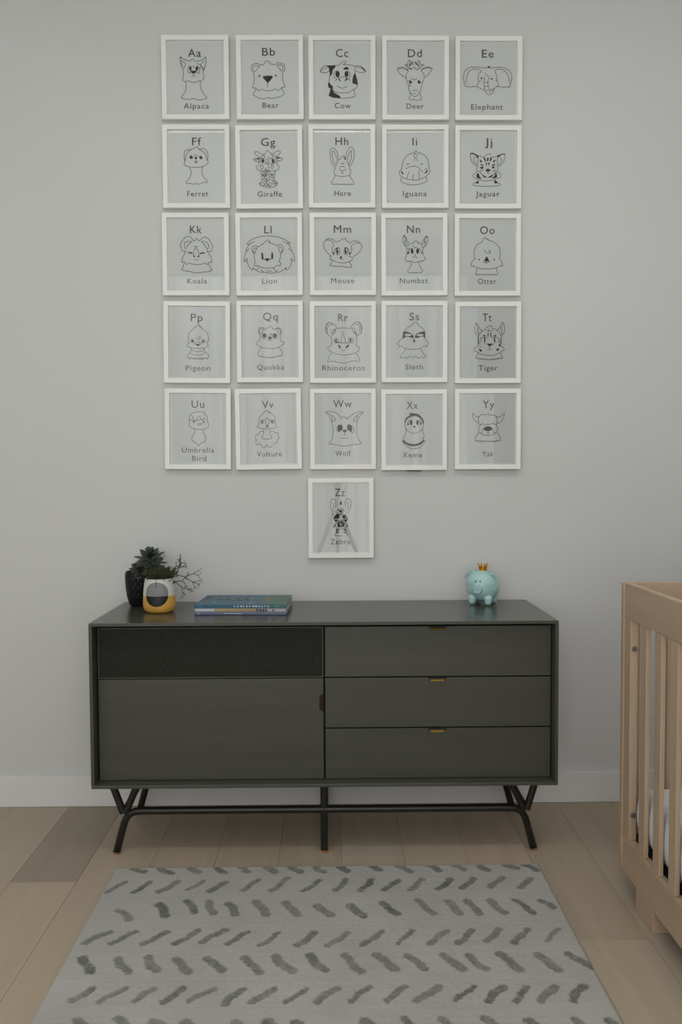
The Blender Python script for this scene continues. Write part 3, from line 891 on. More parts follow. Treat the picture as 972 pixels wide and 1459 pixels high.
s 690,265 650,320 655,345
P 292,242 312,258 300,268
P 698,255 675,262 692,275
s 345,450 350,520 345,570 308,655
p 308,655 335,668 350,690 370,672 385,692 410,672
s 410,675 450,695 500,700 550,690
p 550,680 575,688 590,670 610,690 635,660 670,655
s 670,655 640,590 620,540 628,450
e 437,510 22,42
e 532,508 24,44
s 355,470 385,470 375,540
s 390,500 410,465 450,470
s 520,470 560,468 590,510
F 350,545 380,515 388,540 370,558
F 588,500 610,550 595,555
s 450,415 485,455 520,435
e 490,580 9,12
s 440,598 480,612 535,615
p 450,545 465,555
p 515,555 530,550
s 418,690 422,740 395,790 355,830
p 355,830 370,860 405,880 430,878
s 430,870 490,872 560,868
p 560,868 600,880 598,860 620,840
s 620,840 580,785 552,735 552,690
#O Otter|352,598,218|318,632,1062|an otter with a domed head and triangular nose
s 275,645 255,600 250,530 265,460 310,395 385,350 410,300 435,278 460,300
p 460,300 455,315 485,298 500,330
s 500,330 570,345 640,395 690,470 698,560 685,635 720,670 742,745
p 742,745 735,762 700,745
s 700,750 640,785 540,805 460,808 360,802 290,782 235,750
p 235,750 225,772 200,765
s 200,765 205,700 235,660 275,640
s 420,480 450,525 510,550 520,520
p 490,490 540,512 500,520
e 336,650 12,14
e 595,650 12,14
P 465,590 518,680 415,680
s 405,695 465,702 522,690
p 465,680 465,712
s 302,790 295,840 275,890 290,905
z 285,895 660,895 8,20
s 635,790 645,840 668,890
#P Pigeon|378,582,222|288,706,1060|a pigeon with a pointed crown and fringed neck
s 345,600 332,560 335,480 360,410 430,350 480,300 520,288 540,310 570,345 630,390 670,460 678,540 650,590 675,635
p 520,300 535,318 550,308
s 345,600 305,625 330,655 390,675 480,682 560,682 620,672 675,635
e 405,558 28,30
e 590,560 28,30
w 594,552 10,12
c 440,605 470,575 500,572 550,602 520,612 490,610
F 455,612 490,615 530,615 505,640 490,642
s 460,490 490,525 520,530
p 500,478 552,500 515,515 515,530
s 385,680 380,720 350,770 315,805 322,835
s 600,685 612,730 650,770 680,800 675,845
s 390,710 440,732 500,738 560,730 600,705
s 370,765 430,792 500,798 570,788 615,750
z 320,840 678,840 10,32
#Q Quokka|390,640,208|278,740,1048|a quokka with round eyes and small ears
s 335,460 310,410 315,350 355,330 400,340 412,370 440,360 490,315 520,312 545,335 555,355 600,360 640,335 680,350 702,400 680,470
c 335,440 322,400 345,355 385,360 380,400
c 615,360 655,350 690,400 680,450 650,410
s 335,460 330,520 315,555 270,590 268,615
s 680,470 690,560 735,580 748,605
s 268,615 330,655 410,680 500,688 590,685 660,660 748,605
e 410,470 30,34
e 590,472 30,34
o 408,478 44,44
o 592,478 44,44
e 505,508 36,26
s 455,548 505,555 545,548
p 490,435 520,460 545,445 515,435
s 350,665 320,720 290,775 310,810
s 660,670 700,730 718,770 705,800
z 310,810 500,840 6,18
z 500,840 708,800 6,18
#R Rhinoceros|415,582,225|138,865,1060|a rhinoceros with a single long horn
s 295,490 240,450 210,410 198,350 215,280 260,240 320,262 370,300 395,350
s 235,430 228,350 265,290 330,270
p 212,415 200,375 215,330 210,290 240,275 250,250
s 395,350 440,340 510,335 580,340 620,350
s 620,345 665,280 720,240 770,235 815,290 822,360 800,430 740,475
s 700,270 760,285 785,340 780,410
p 770,240 790,280 815,290 805,340 822,370 800,420
c 300,415 330,370 370,355 355,410 315,440
c 650,350 690,345 715,400 735,450 690,420
s 300,490 300,560 298,625 245,665 240,700 300,745 390,780 520,795 640,780 720,755 775,705 770,660 725,625 735,540 725,460 690,390
s 375,350 340,400 310,470
p 455,585 490,385 545,590
p 395,590 610,588
e 392,552 30,42
e 615,548 28,44
w 400,545 12,30
w 605,552 10,28
s 360,510 345,560 370,600
s 640,500 675,545 640,605
F 410,618 445,635 462,675 440,685 420,650
F 600,618 595,650 560,682 545,668 560,635
s 480,705 500,718 530,712
s 290,760 255,830 235,905 300,905 360,905 430,925 520,935 570,925 640,900 700,898 782,905 770,840 725,765
#S Sloth|388,555,205|315,620,1042|a sloth with dark eye bands and a smile
s 300,390 340,340 430,285 465,245 500,232 530,262 545,295 610,335 645,390
p 515,245 540,290
F 285,395 350,400 420,430 462,480 445,508 400,495 340,482 275,515 268,470
w 365,452 62,20
F 650,395 570,408 510,435 478,485 500,508 560,492 620,480 652,520 660,450
w 570,455 62,18
s 275,515 210,560 185,610
p 185,610 220,660 245,632
s 245,640 310,680 400,698 480,698 560,688 650,635
p 650,635 680,660 715,610
s 715,610 700,560 655,530
e 467,548 20,22
p 442,575 490,577
s 305,685 300,730 225,820
s 225,820 245,850 300,825 335,858 395,812 450,845 495,815 550,855 590,830 640,845 675,820
s 590,690 600,740 675,820
#T Tiger|395,548,215|330,655,1055|a tiger with striped cheeks and pointed ears
s 320,490 270,420 258,340 280,245 320,310 385,385
s 715,470 760,420 772,330 740,235 700,310 635,375
p 300,330 320,355 305,385 325,405 310,430 340,450
p 720,310 705,345 725,375 715,400 730,430 700,455
s 385,385 420,365 460,325 510,292 545,300 560,340 620,355 680,410 712,480 715,560 700,640
p 280,240 310,300 330,320
s 385,385 340,430 315,510 320,600 310,640
s 310,640 260,670 248,710
p 248,710 275,735 300,730 310,745
s 310,745 380,780 500,798 600,790 690,750
p 690,750 715,735 770,705
s 770,705 750,660 705,635
s 330,500 325,560 335,610
s 700,500 705,560 700,620
p 500,345 500,380
s 455,365 510,385 575,368
P 480,415 496,405 496,480 482,475
P 530,412 548,412 545,485 528,478
F 395,460 420,448 450,465 420,475
F 580,468 610,450 635,462 610,478
p 362,560 360,510 385,492 480,492
p 545,492 650,490 672,520 675,570
P 420,498 445,498 438,585 422,580
P 585,498 608,498 615,580 597,582
F 470,600 520,596 570,602 530,635 515,650 498,630
p 445,600 590,605
p 515,645 515,690
s 478,712 515,690 552,712
F 335,690 375,700 380,725 350,730
F 630,695 665,680 680,695 650,722
P 345,560 365,580 345,580
P 345,635 365,650 350,660
P 668,560 690,575 665,580
P 675,610 712,620 690,645 670,635
p 310,755 280,830 275,850
p 700,755 745,830
z 275,840 510,865 7,16
z 510,862 745,830 8,24
#U Umbrella$Bird|392,605,200|222,775,968|a bird with a hair fringe
s 350,410 352,350 390,300 460,275 550,268 620,300 660,360 665,440 685,490 665,540 600,568 500,568 430,560 370,530 348,490 360,440 345,405
s 350,400 400,420 500,418 570,405 630,378
p 408,340 415,410
p 450,385 450,415
p 492,345 490,415
p 530,330 540,385 570,400
e 427,440 14,18
e 597,440 14,18
c 490,480 520,465 570,470 540,495 500,492
s 430,562 445,600 430,650 400,690 392,740 420,785 470,810 510,855
s 590,570 590,630 625,690 638,740 600,785 540,810 515,855
#V Vulture|380,582,198|278,710,1030|a vulture with a hooked beak and feather ruff
s 335,480 320,430 335,350 400,290 430,250 470,245 505,262 540,290 590,340 602,410 600,480 625,520
p 500,262 490,275 520,285
s 335,485 285,510 330,535 430,552 520,552 600,540 625,520
o 465,430 34,66
P 435,500 465,510 495,500 480,525 462,535 445,520
e 380,432 18,20
e 548,432 20,20
p 350,405 420,405
p 505,405 585,408
s 350,410 360,455 400,455
s 585,410 575,455 530,450
s 395,555 400,610 385,680 368,700
s 515,560 510,630 530,680 545,705
s 368,700 405,742 430,725 480,732 545,712
s 395,600 340,600 320,645 270,660 250,710 275,735 262,790 285,830 335,812 360,850 410,880 445,830 480,865 530,868 545,835
s 515,605 570,600 595,625 645,630 655,690 668,720 630,740 632,790 580,810 580,840
#W Wolf|330,650,192|362,628,1025|a wolf with long swept ears and dark eyes
s 300,440 290,400 250,330 195,270 260,258 340,270 410,310 475,385
s 745,440 765,380 800,330 845,278 780,270 700,290 640,330 575,390
p 475,385 490,355 510,345 530,370 550,350 570,395 590,380
s 215,275 270,310 310,370 305,430
p 310,430 365,425
s 300,320 350,370 365,420
s 830,285 770,310 735,380 740,440
s 760,320 700,370 680,420 730,440
s 300,440 320,530 325,640 305,740 250,800
p 250,800 258,825 300,820 310,810
s 300,818 370,835 440,845
p 440,845 470,858 510,850 560,858 600,840 660,845 700,820
p 700,820 760,830 812,815
s 812,815 770,750 735,670 735,560 750,440
F 410,500 450,488 485,505 488,570 455,590 425,612 405,570
F 572,500 610,485 645,505 652,560 640,612 605,592 572,575
F 490,580 530,572 565,580 555,610 528,622 500,608
s 650,510 685,560 685,600 655,632 635,610
s 400,520 385,570 420,605
p 528,622 528,655
p 500,665 528,652 545,675
s 455,712 525,725 598,712
#X Xeme|340,535,215|268,605,1052|a bird with a dark cap
o 470,485 160,150
F 390,292 500,292 560,320 620,390 638,450 620,470 600,410 560,360 510,335 440,335 380,365 330,420 305,465 305,420 340,360 395,325
e 418,450 22,45
e 526,448 22,45
s 365,470 380,420 415,405
s 545,405 575,440 580,470
P 340,490 365,435 385,495
P 565,480 585,425 602,490
F 450,512 500,512 475,540
s 325,550 332,620 290,690 285,745
s 615,540 618,610 645,670
p 645,670 640,705 622,710 630,745
F 280,745 340,790 420,818 520,812 590,780 638,740 650,765 590,820 520,852 440,858 350,835 285,790 268,770
s 268,775 330,850 410,895 520,895 600,850 668,770
#Y Yak|395,595,195|390,582,1030|a yak with curved horns and a fringe
s 330,465 318,390 340,335 380,308 460,310 488,292 520,318 580,318 630,350 642,410 635,470
p 335,465 370,490 385,460
s 385,460 430,478 520,475
p 520,475 545,470 570,455 600,475 640,480
s 335,345 280,340 220,285 228,360 270,420 330,455
s 625,345 690,350 765,290 755,360 710,430 640,468
s 350,480 325,560 335,605
p 335,605 375,640 380,620
s 630,480 655,560 630,610
p 630,610 600,638 592,610
e 487,550 74,40
s 415,545 385,600 390,650 440,662 500,668 560,660 590,640 580,590 555,545
p 487,590 487,625
s 465,640 487,628 510,640
s 335,612 290,670 265,735
s 640,612 690,680 705,740
z 265,742 400,760 5,26
p 400,765 440,762 480,770 530,760
z 530,765 705,745 6,24
#Z Zebra|385,555,192|302,645,1028|a zebra with bold black stripes and muzzle
s 350,530 340,470 308,400 308,310 345,240 390,260 400,330 395,390
s 340,310 360,345 350,440
s 570,380 560,310 590,240 640,250 665,330 640,430 610,490
s 600,300 620,340 610,420
P 485,262 515,340 458,340
P 478,390 492,390 492,520 478,520
P 435,410 478,450 478,480 425,425
P 528,400 492,450 492,480 520,425
s 385,465 430,475 470,520
s 550,445 520,470 500,520
s 540,420 505,450
e 425,540 36,46
e 548,548 32,38
P 392,520 352,578 375,588 405,570
P 575,550 608,580 580,590
s 360,590 420,610 480,620 560,605 605,585
P 370,600 440,600 400,640 385,640
P 530,600 605,595 580,640 560,640
F 428,650 460,628 515,630 545,660 538,720 485,735 430,720
w 455,662 8,8
w 520,662 8,8
w 485,688 10,10
s 425,640 385,690 400,740 480,765 560,745 590,700 555,640
P 385,660 340,735 385,725
P 580,660 610,725 585,725
P 405,765 465,778 410,800
P 570,765 515,778 565,800
P 400,808 465,815 400,840
P 505,808 560,815 580,845 540,830
p 405,765 405,820 370,875
p 570,765 575,820 605,872
p 370,870 400,882 430,875 470,885 520,882
'''
FWD, FHT, FDP = 0.2485, 0.3035, 0.021            # frame width, height, depth
BAND = 0.0178
def frame_mesh():
    bm = bmesh.new()
    # mitred moulding: profile swept round the rectangle
    prof = [(0, -0.001), (0, -FDP+0.001), (0.001, -FDP), (BAND-0.0012, -FDP), (BAND, -FDP+0.0012), (BAND, -0.0095), (BAND+0.004, -0.0090), (BAND+0.004, -0.001)]
    rings = []
    for d, y in prof:
        x0, x1, z0, z1 = -FWD/2+d, FWD/2-d, d, FHT-d
        rings.append([bm.verts.new(p) for p in ((x0, y, z0), (x1, y, z0), (x1, y, z1), (x0, y, z1))])
    n = len(prof)
    for a in range(n):
        b = (a+1) % n
        for k in range(4):
            bm.faces.new((rings[a][k], rings[a][(k+1) % 4], rings[b][(k+1) % 4], rings[b][k]))
    bmesh.ops.recalc_face_normals(bm, faces=bm.faces[:])
    me = bpy.data.meshes.new('frame'); bm.to_mesh(me); bm.free(); return me
FM = frame_mesh(); FM.materials.append(FRAME)
def plate(y0, y1, m, d):
    bm = bmesh.new(); box(bm, -FWD/2+d, FWD/2-d, y0, y1, d, FHT-d)
    me = bpy.data.meshes.new('plate'); bm.to_mesh(me); bm.free(); me.materials.append(m); return me
PM = plate(-0.0088, -0.0030, PAPER, BAND+0.0042)
bm = bmesh.new(); bm.faces.new([bm.verts.new(q) for q in ((-FWD/2+BAND, -0.0106, BAND), (FWD/2-BAND, -0.0106, BAND), (FWD/2-BAND, -0.0106, FHT-BAND), (-FWD/2+BAND, -0.0106, FHT-BAND))])
GM = bpy.data.meshes.new('glass'); bm.to_mesh(GM); bm.free(); GM.materials.append(GLASS)
YI = -0.0089
def catmull(P, closed, n=5):
    if len(P) < 3: return P
    out = []; L = len(P); rng_ = range(L) if closed else range(L-1)
    for i in rng_:
        if closed: p0, p1, p2, p3 = P[i-1], P[i], P[(i+1) % L], P[(i+2) % L]
        else: p0, p1, p2, p3 = P[max(i-1, 0)], P[i], P[i+1], P[min(i+2, L-1)]
        for k in range(n):
            t = k/n; t2 = t*t; t3 = t2*t
            out.append(tuple(0.5*((2*b)+(-a+c)*t+(2*a-5*b+4*c-d)*t2+(-a+3*b-3*c+d)*t3) for a, b, c, d in zip(p0, p1, p2, p3)))
    if not closed: out.append(P[-1])
    return out
def ribbon(bm, P, w, closed, f):
    n = len(P); L = []; Rr = []
    for i in range(n):
        a = P[i-1] if (i or closed) else P[i]; b = P[(i+1) % n] if (i < n-1 or closed) else P[i]
        dx, dy = b[0]-a[0], b[1]-a[1]; l = math.hypot(dx, dy) or 1
        nx, ny = -dy/l*w/2, dx/l*w/2
        if 0 < i < n-1 or closed:
            e1 = (P[i][0]-a[0], P[i][1]-a[1]); l1 = math.hypot(*e1) or 1
            cs = abs((-e1[1]*nx+e1[0]*ny)/(l1*w/2)); k = min(1/max(cs, 0.4), 1.8); nx *= k; ny *= k
        L.append(bm.verts.new(f(P[i][0]+nx, P[i][1]+ny))); Rr.append(bm.verts.new(f(P[i][0]-nx, P[i][1]-ny)))
    for i in range(n if closed else n-1):
        j = (i+1) % n
        bm.faces.new((L[i], L[j], Rr[j], Rr[i]))
def poly(bm, P, f, mi=0):
    try:
        fc = bm.faces.new([bm.verts.new(f(*p)) for p in P]); fc.material_index = mi
        bmesh.ops.triangulate(bm, faces=[fc])
    except ValueError: pass
LW = 8.5
def draw(lines, f, f2):
    bm = bmesh.new()
    for ln in lines:
        k, *rest = ln.split(); P = [tuple(float(c) for c in q.split(',')) for q in rest]
        if k == 's': ribbon(bm, catmull(P, False), LW, False, f)
        elif k == 'p': ribbon(bm, P, LW, False, f)
        elif k == 'c': ribbon(bm, catmull(P, True), LW, True, f)
        elif k == 'F': poly(bm, catmull(P, True, 4), f)
        elif k == 'P': poly(bm, P, f)
        elif k in 'eow':
            (cx, cy), (rx, ry) = P
            E_ = [(cx+rx*math.cos(2*PI*t/24), cy+ry*math.sin(2*PI*t/24)) for t in range(24)]
            if k == 'o': ribbon(bm, E_, LW, True, f)
            else: poly(bm, E_, f if k == 'e' else f2, 0 if k == 'e' else 1)
        elif k == 'z':
            (x0, y0), (x1, y1), (n, a) = P; n = int(n); Q = []
            r = random.Random(int(x0+y0))
            for i in range(n*2+1):
                t = i/(n*2); Q.append((x0+(x1-x0)*t, y0+(y1-y0)*t+(a*r.uniform(0.6, 1.1) if i % 2 else 0)*(1 if i % 2 else 0)))
            ribbon(bm, Q, LW, False, f)
    for fc in bm.faces:
        if fc.normal.y > 0: fc.normal_flip()
    me = bpy.data.meshes.new('drawing'); bm.to_mesh(me); bm.free(); me.materials.append(INK); me.materials.append(PAPER); return me
def text_mesh(s, x0, x1, base, cap, f, off=0.0):
    cu = bpy.data.curves.new('t', 'FONT'); cu.body = s; cu.size = 1; cu.space_character = 1.12; cu.offset = off; cu.resolution_u = 3
    ob = bpy.data.objects.new('t', cu); C.objects.link(ob)
    dg = bpy.context.evaluated_depsgraph_get(); me = bpy.data.meshes.new_from_object(ob.evaluated_get(dg))
    xs = [v.co.x for v in me.vertices]; a, b = min(xs), max(xs)
    ch = CAPH; sx = (x1-x0)/(b-a); sy = cap/ch
    for v in me.vertices: v.co = Vector(f(x0+(v.co.x-a)*sx, base-v.co.y*sy))
    bpy.data.objects.remove(ob); bpy.data.curves.remove(cu)
    me.materials.clear(); me.materials.append(INK); return me
cu = bpy.data.curves.new('t', 'FONT'); cu.body = 'H'; cu.size = 1
ob = bpy.data.objects.new('t', cu); C.objects.link(ob)
me = bpy.data.meshes.new_from_object(ob.evaluated_get(bpy.context.evaluated_depsgraph_get()))
CAPH = max(v.co.y for v in me.vertices); bpy.data.objects.remove(ob)

# measured on the photograph: outer left, right, top, bottom of each frame; then lean and turn in degrees
POS = {
'A': (231, 325.5, 55.2, 169.6), 'B': (338.5, 431, 55.6, 169.6), 'C': (441, 534, 55.6, 169.8), 'D': (546, 638.6, 55.6, 170.2), 'E': (650.3, 743, 55, 170.6),
'F': (232.6, 326.6, 183, 296), 'G': (337.6, 430.4, 183, 296.8), 'H': (440.6, 534, 183, 295.6), 'I': (545, 638.6, 183, 296), 'J': (649.5, 742.2, 183, 296.8),
'K': (231.6, 326.2, 307.5, 420.6), 'L': (337.2, 430.4, 307.8, 420.6), 'M': (442.5, 535, 308.2, 420.2), 'N': (544.6, 637, 308.2, 420.8), 'O': (648.8, 741.4, 308.2, 421.2),
'P': (233, 327, 432.8, 545.6), 'Q': (338, 431, 432.2, 544.6), 'R': (442.4, 535, 432.8, 545.4), 'S': (544.6, 636.6, 432, 544.6), 'T': (649, 742, 432.4, 545.8),
'U': (235, 328, 556.3, 668.6), 'V': (336.8, 429.4, 555.6, 668.8), 'W': (442.4, 535.2, 556.4, 668.6), 'X': (544, 636.6, 557.4, 669.8), 'Y': (648.8, 741.6, 555.4, 668.6),
'Z': (439.6, 532.4, 683, 795)}
TURN = {'S': 0.2, 'X': -0.6, 'Y': -1.6, 'T': -0.6, 'V': 0.2, 'Q': 0.4, 'R': -0.3, 'U': -0.2, 'Z': -0.35}
ROLLS = {'P': 0.5, 'U': 0.5, 'V': -0.6, 'B': -0.2, 'G': -0.4, 'L': -0.3, 'N': -0.2}
LEAN = {'Z': 0.3, 'U': 0.5, 'V': 0.5, 'W': 0.5, 'X': 0.5, 'Y': 0.4}
ORG = {'A': 238, 'B': 343, 'C': 448, 'D': 552, 'E': 656}
art = []; cur = None
for ln in ART.strip().splitlines():
    if ln.startswith('#'):
        cur = [ln[1:].split('|')]; art.append(cur)
    elif ln.strip(): cur.append(ln)
rowy = [66, 192, 317, 441, 566]; colx0 = [238, 343, 448, 552, 656]; colx = [240, 343, 448, 552, 656]
for idx, item in enumerate(art):
    hd = item[0]; L_, word = hd[0].split(' '); cap1, cap2, desc = hd[1], hd[2], hd[3]
    u0, u1, v0, v1 = POS[L_]
    ox, oy = (446, 692) if L_ == 'Z' else ((colx0 if idx < 5 else colx)[idx % 5], rowy[idx//5])
    yfp = -0.022
    cx, _ = on_wall((u0+u1)/2, (v0+v1)/2, yfp); _, zb = on_wall((u0+u1)/2, v1, yfp)
    lean = R(LEAN.get(L_, 0.75)); turn = R(TURN.get(L_, 0.0))
    back = 0.0015 + abs(math.sin(turn))*FWD/2
    root = thing('picture_frame', 'white framed drawing of %s captioned %s' % (desc, word.replace('$', ' ')), 'picture', (cx, -back, zb), (lean, R(ROLLS.get(L_, 0)), turn), 'white framed animal alphabet pictures on the wall')
    o = bpy.data.objects.new('frame', FM); C.objects.link(o); o.parent = root
    pr = bpy.data.objects.new('print', PM); C.objects.link(pr); pr.parent = root
    g = bpy.data.objects.new('glass', GM); C.objects.link(g); g.parent = root
    pcx, pcz = on_wall((u0+u1)/2, (v0+v1)/2, -0.012)
    K = 1/12.15
    mm = (CAM.y*-1-0.014)/FPX
    cu_, cv_ = (u0+u1)/2, (v0+v1)/2
    def fm(y):
        return lambda a, b: ((ox+a*K-cu_)*mm, y, FHT/2-(oy+b*K-cv_)*mm)
    dr = link('drawing', draw(item[1:], fm(YI), fm(YI-0.0002)), None, pr)
    a0, a1, base = map(float, cap1.split(','))
    link('letters', text_mesh(L_+L_.lower(), a0, a1, base, 128, fm(YI), 0.0), None, pr)
    a0, a1, base = map(float, cap2.split(','))
    if '$' in word:
        w1, w2 = word.split('$')
        link('caption', text_mesh(w1, a0, a1, base, 88, fm(YI), 0.0), None, pr)
        link('caption', text_mesh(w2, 398, 638, 1112, 88, fm(YI), 0.0), None, pr)
    else:
        link('caption', text_mesh(word, a0, a1, base, 88, fm(YI), 0.0), None, pr)
    if L_ == 'X':
        bm = bmesh.new(); box(bm, -0.028, 0.027, -0.017, -0.003, -0.0035, -0.0003, 0.0006, 1)
        tag(link('clip', bm, INK, root), 'small black clip under the lower edge')

# ------------------------------------------------------------ books
CB_ = lambda name, c: mat(name, c, 0.35)
def lin(r, g, b): return srgb(r, g, b)[:3]
BZ = ZT+0.0004
bks = [('lavender', lin(104, 112, 138), lin(120, 122, 160), 'thin lavender blue hardback at the bottom of the pile', 0.0105, 0.316, 0.236, -0.042, (0, 0)),
       ('cream', lin(170, 165, 160), lin(150, 150, 155), 'thin hardback with a cream spine in the middle of the pile', 0.0115, 0.314, 0.234, -0.040, (0.000, 0.001)),
       ('teal', lin(30, 88, 112), lin(40, 100, 120), 'large teal picture book lying on top of the pile', 0.0120, 0.316, 0.234, -0.041, (-0.0005, 0.0))]
bz = BZ
PAGE = mat('book_pages', (0.62, 0.60, 0.55), 0.8)
CREAMC = mat('print_cream', lin(165, 160, 135), 0.4); WHITEC = mat('print_white', lin(190, 195, 200), 0.4)
NAVY = mat('print_navy', lin(22, 40, 84), 0.4); GREENC = mat('print_green', lin(40, 98, 84), 0.35); ORANGE = mat('print_orange', lin(150, 110, 60), 0.4)
PINKC = mat('print_pink', lin(150, 105, 115), 0.4); DKTEAL = mat('print_dark_teal', lin(12, 34, 48), 0.4); PALET = mat('print_pale_teal', lin(110, 165, 180), 0.35); YEL = mat('print_yellow', lin(165, 150, 95), 0.4)
def blob(bm, cx, cy, rx, ry, z, seed, n=18):
    r = random.Random(seed); ph = r.uniform(0, 6)
    vs = [bm.verts.new((cx+rx*math.cos(2*PI*k/n)*(1+0.22*math.sin(3*2*PI*k/n+ph)), cy+ry*math.sin(2*PI*k/n)*(1+0.22*math.cos(2*2*PI*k/n+ph)), z)) for k in range(n)]
    bm.faces.new(vs)
def spine_marks(bm, x0, x1, z0, z1, y, seed, step, wmin=0.3, wmax=0.8):
    r = random.Random(seed); x = x0
    while x < x1:
        w_ = step*r.uniform(wmin, wmax)
        vs = [bm.verts.new(p) for p in ((x, y, z0+(z1-z0)*r.uniform(0, 0.25)), (x+w_, y, z0), (x+w_*0.9, y, z1-(z1-z0)*r.uniform(0, 0.3)), (x+w_*0.1, y, z1))]
        bm.faces.new(vs); x += step
for nm, cc, cs, lab, th, bw, bd, rz, (ox_, oy_) in bks:
    t = thing('book', lab, 'book', (-0.281+ox_, -0.212+oy_, bz), (0, 0, rz), 'picture books piled on the credenza')
    cm = CB_('cover_'+nm, cc)
    cov = bmesh.new(); c_ = 0.0016
    box(cov, -bw/2, bw/2, -bd/2, bd/2, 0, c_, 0.0004, 1); box(cov, -bw/2, bw/2, -bd/2, bd/2, th-c_, th, 0.0004, 1)
    box(cov, -bw/2, bw/2, -bd/2, -bd/2+c_, c_-0.0002, th-c_+0.0002)
    co = link('cover', cov, cm, t)
    bx('pages', PAGE, t, -bw/2+0.003, bw/2-0.003, -bd/2+c_+0.0002, bd/2-0.003, c_+0.0001, th-c_-0.0001)
    ys = -bd/2-0.0003
    def art_(name, m, bm):
        o = link(name, bm, m, co); return o
    if nm == 'lavender':
        b = bmesh.new(); spine_marks(b, -0.055, 0.005, 0.0035, 0.0075, ys, 3, 0.0042, 0.4, 0.85); art_('spine_lettering', WHITEC, b)
        b = bmesh.new(); spine_marks(b, -0.148, -0.138, 0.003, 0.0075, ys, 5, 0.005); art_('spine_mark', WHITEC, b)
        b = bmesh.new(); box(b, -bw/2+0.001, bw/2-0.001, ys-0.0001, ys+0.0001, 0.0, 0.0020); art_('spine_band', NAVY, b)
    if nm == 'cream':
        b = bmesh.new(); box(b, -bw/2+0.004, -0.09, ys-0.0001, ys+0.0002, 0.0015, 0.0105); art_('spine_panel', WHITEC, b)
        b = bmesh.new(); box(b, -0.09, 0.065, ys-0.0001, ys+0.0002, 0.001, 0.0108); art_('spine_panel', YEL, b)
        b = bmesh.new(); spine_marks(b, -0.05, 0.02, 0.002, 0.0065, ys-0.0003, 8, 0.0045, 0.3, 0.7); art_('spine_lettering', PINKC, b)
        b = bmesh.new(); spine_marks(b, 0.02, 0.068, 0.002, 0.008, ys-0.0003, 18, 0.008, 0.5, 0.9); art_('spine_picture', PINKC, b)
        b = bmesh.new(); spine_marks(b, 0.055, 0.092, 0.001, 0.0105, ys-0.0004, 9, 0.010, 0.4, 0.9); spine_marks(b, 0.11, 0.122, 0.001, 0.0095, ys-0.0004, 10, 0.006, 0.4, 0.9); art_('spine_picture', NAVY, b)
        b = bmesh.new(); spine_marks(b, 0.118, 0.15, 0.0025, 0.008, ys-0.0003, 12, 0.004, 0.3, 0.8); art_('spine_lettering', WHITEC, b)
    if nm == 'teal':
        b = bmesh.new(); spine_marks(b, -0.022, 0.098, 0.004, 0.0105, ys, 21, 0.0105, 0.35, 0.85); art_('spine_lettering', WHITEC, b)
        b = bmesh.new(); box(b, 0.10, bw/2-0.001, ys-0.0001, ys+0.0002, 0.0015, 0.0115); art_('spine_panel', GREENC, b)
        b = bmesh.new(); spine_marks(b, -0.145, -0.13, 0.005, 0.008, ys, 23, 0.004); spine_marks(b, 0.118, 0.135, 0.005, 0.009, ys-0.0002, 24, 0.004); art_('spine_lettering', PALET, b)
        zt = th+0.00025
        b = bmesh.new(); vs = [b.verts.new(p) for p in ((0.075, -bd/2+0.001, zt), (bw/2-0.001, -bd/2+0.001, zt), (bw/2-0.001, bd/2-0.002, zt), (0.10, bd/2-0.002, zt), (0.06, 0.05, zt), (0.085, -0.02, zt), (0.05, -0.06, zt))]
        b.faces.new(vs); bmesh.ops.triangulate(b, faces=b.faces[:]); art_('cover_picture', GREENC, b)
        b = bmesh.new()
        for q, (x, y) in enumerate([(-0.085, 0.0), (-0.068, 0.02), (-0.05, -0.01), (-0.03, 0.03), (-0.018, -0.015), (0.0, 0.022), (0.012, 0.0), (-0.14, 0.04), (-0.135, 0.07)]):
            blob(b, x, y, 0.009, 0.014, zt+0.0002, q)
        art_('cover_picture', DKTEAL, b)
        b = bmesh.new()
        for q, (x, y) in enumerate([(-0.078, 0.028), (-0.04, 0.008), (-0.008, 0.012), (0.02, 0.03), (-0.1, -0.06), (0.03, -0.07)]):
            blob(b, x, y, 0.010, 0.008, zt+0.0001, q+30)
        art_('cover_picture', PALET, b)
        b = bmesh.new(); blob(b, 0.083, 0.005, 0.010, 0.030, zt+0.0003, 4); art_('cover_picture', ORANGE, b)
    bz += th+0.0003

# ------------------------------------------------------------ piggy bank
pig = thing('piggy_bank', 'pale teal ceramic piggy bank wearing a gold crown on the credenza top', 'piggy bank', (0.585, -0.118, ZT+0.0003), (0, 0, R(-26)))
# local: faces -y
TEAL = mat('teal_glaze', lin(175, 212, 210), 0.22, coat=0.3)
bm = bmesh.new()
def ell(bm, c, r, rot=None, seg=32):
    t = bmesh.new(); bmesh.ops.create_uvsphere(t, u_segments=seg, v_segments=seg//2, radius=1)
    M = Matrix.Translation(c) @ (rot.to_matrix().to_4x4() if rot else Matrix()) @ Matrix.Diagonal((*r, 1))
    merge(bm, t, M)
ell(bm, (0, 0.004, 0.067), (0.062, 0.067, 0.058))
ell(bm, (0, -0.014, 0.080), (0.057, 0.050, 0.048)); ell(bm, (0, -0.012, 0.098), (0.050, 0.046, 0.030))
for sx in (-1, 1):
    ell(bm, (sx*0.030, -0.034, 0.014), (0.0135, 0.0145, 0.0138)); ell(bm, (sx*0.0295, -0.032, 0.024), (0.016, 0.017, 0.016))
    ell(bm, (sx*0.032, 0.038, 0.014), (0.0135, 0.0145, 0.0138)); ell(bm, (sx*0.030, 0.036, 0.024), (0.016, 0.017, 0.016))
def cyl(bm, p0, p1, r0, r1, n=24): tube(bm, [p0, p1], [r0, r1], n)
cyl(bm, (0, -0.050, 0.064), (0, -0.0765, 0.062), 0.0175, 0.0160)
ell(bm, (0, 0.069, 0.085), (0.004, 0.007, 0.004))
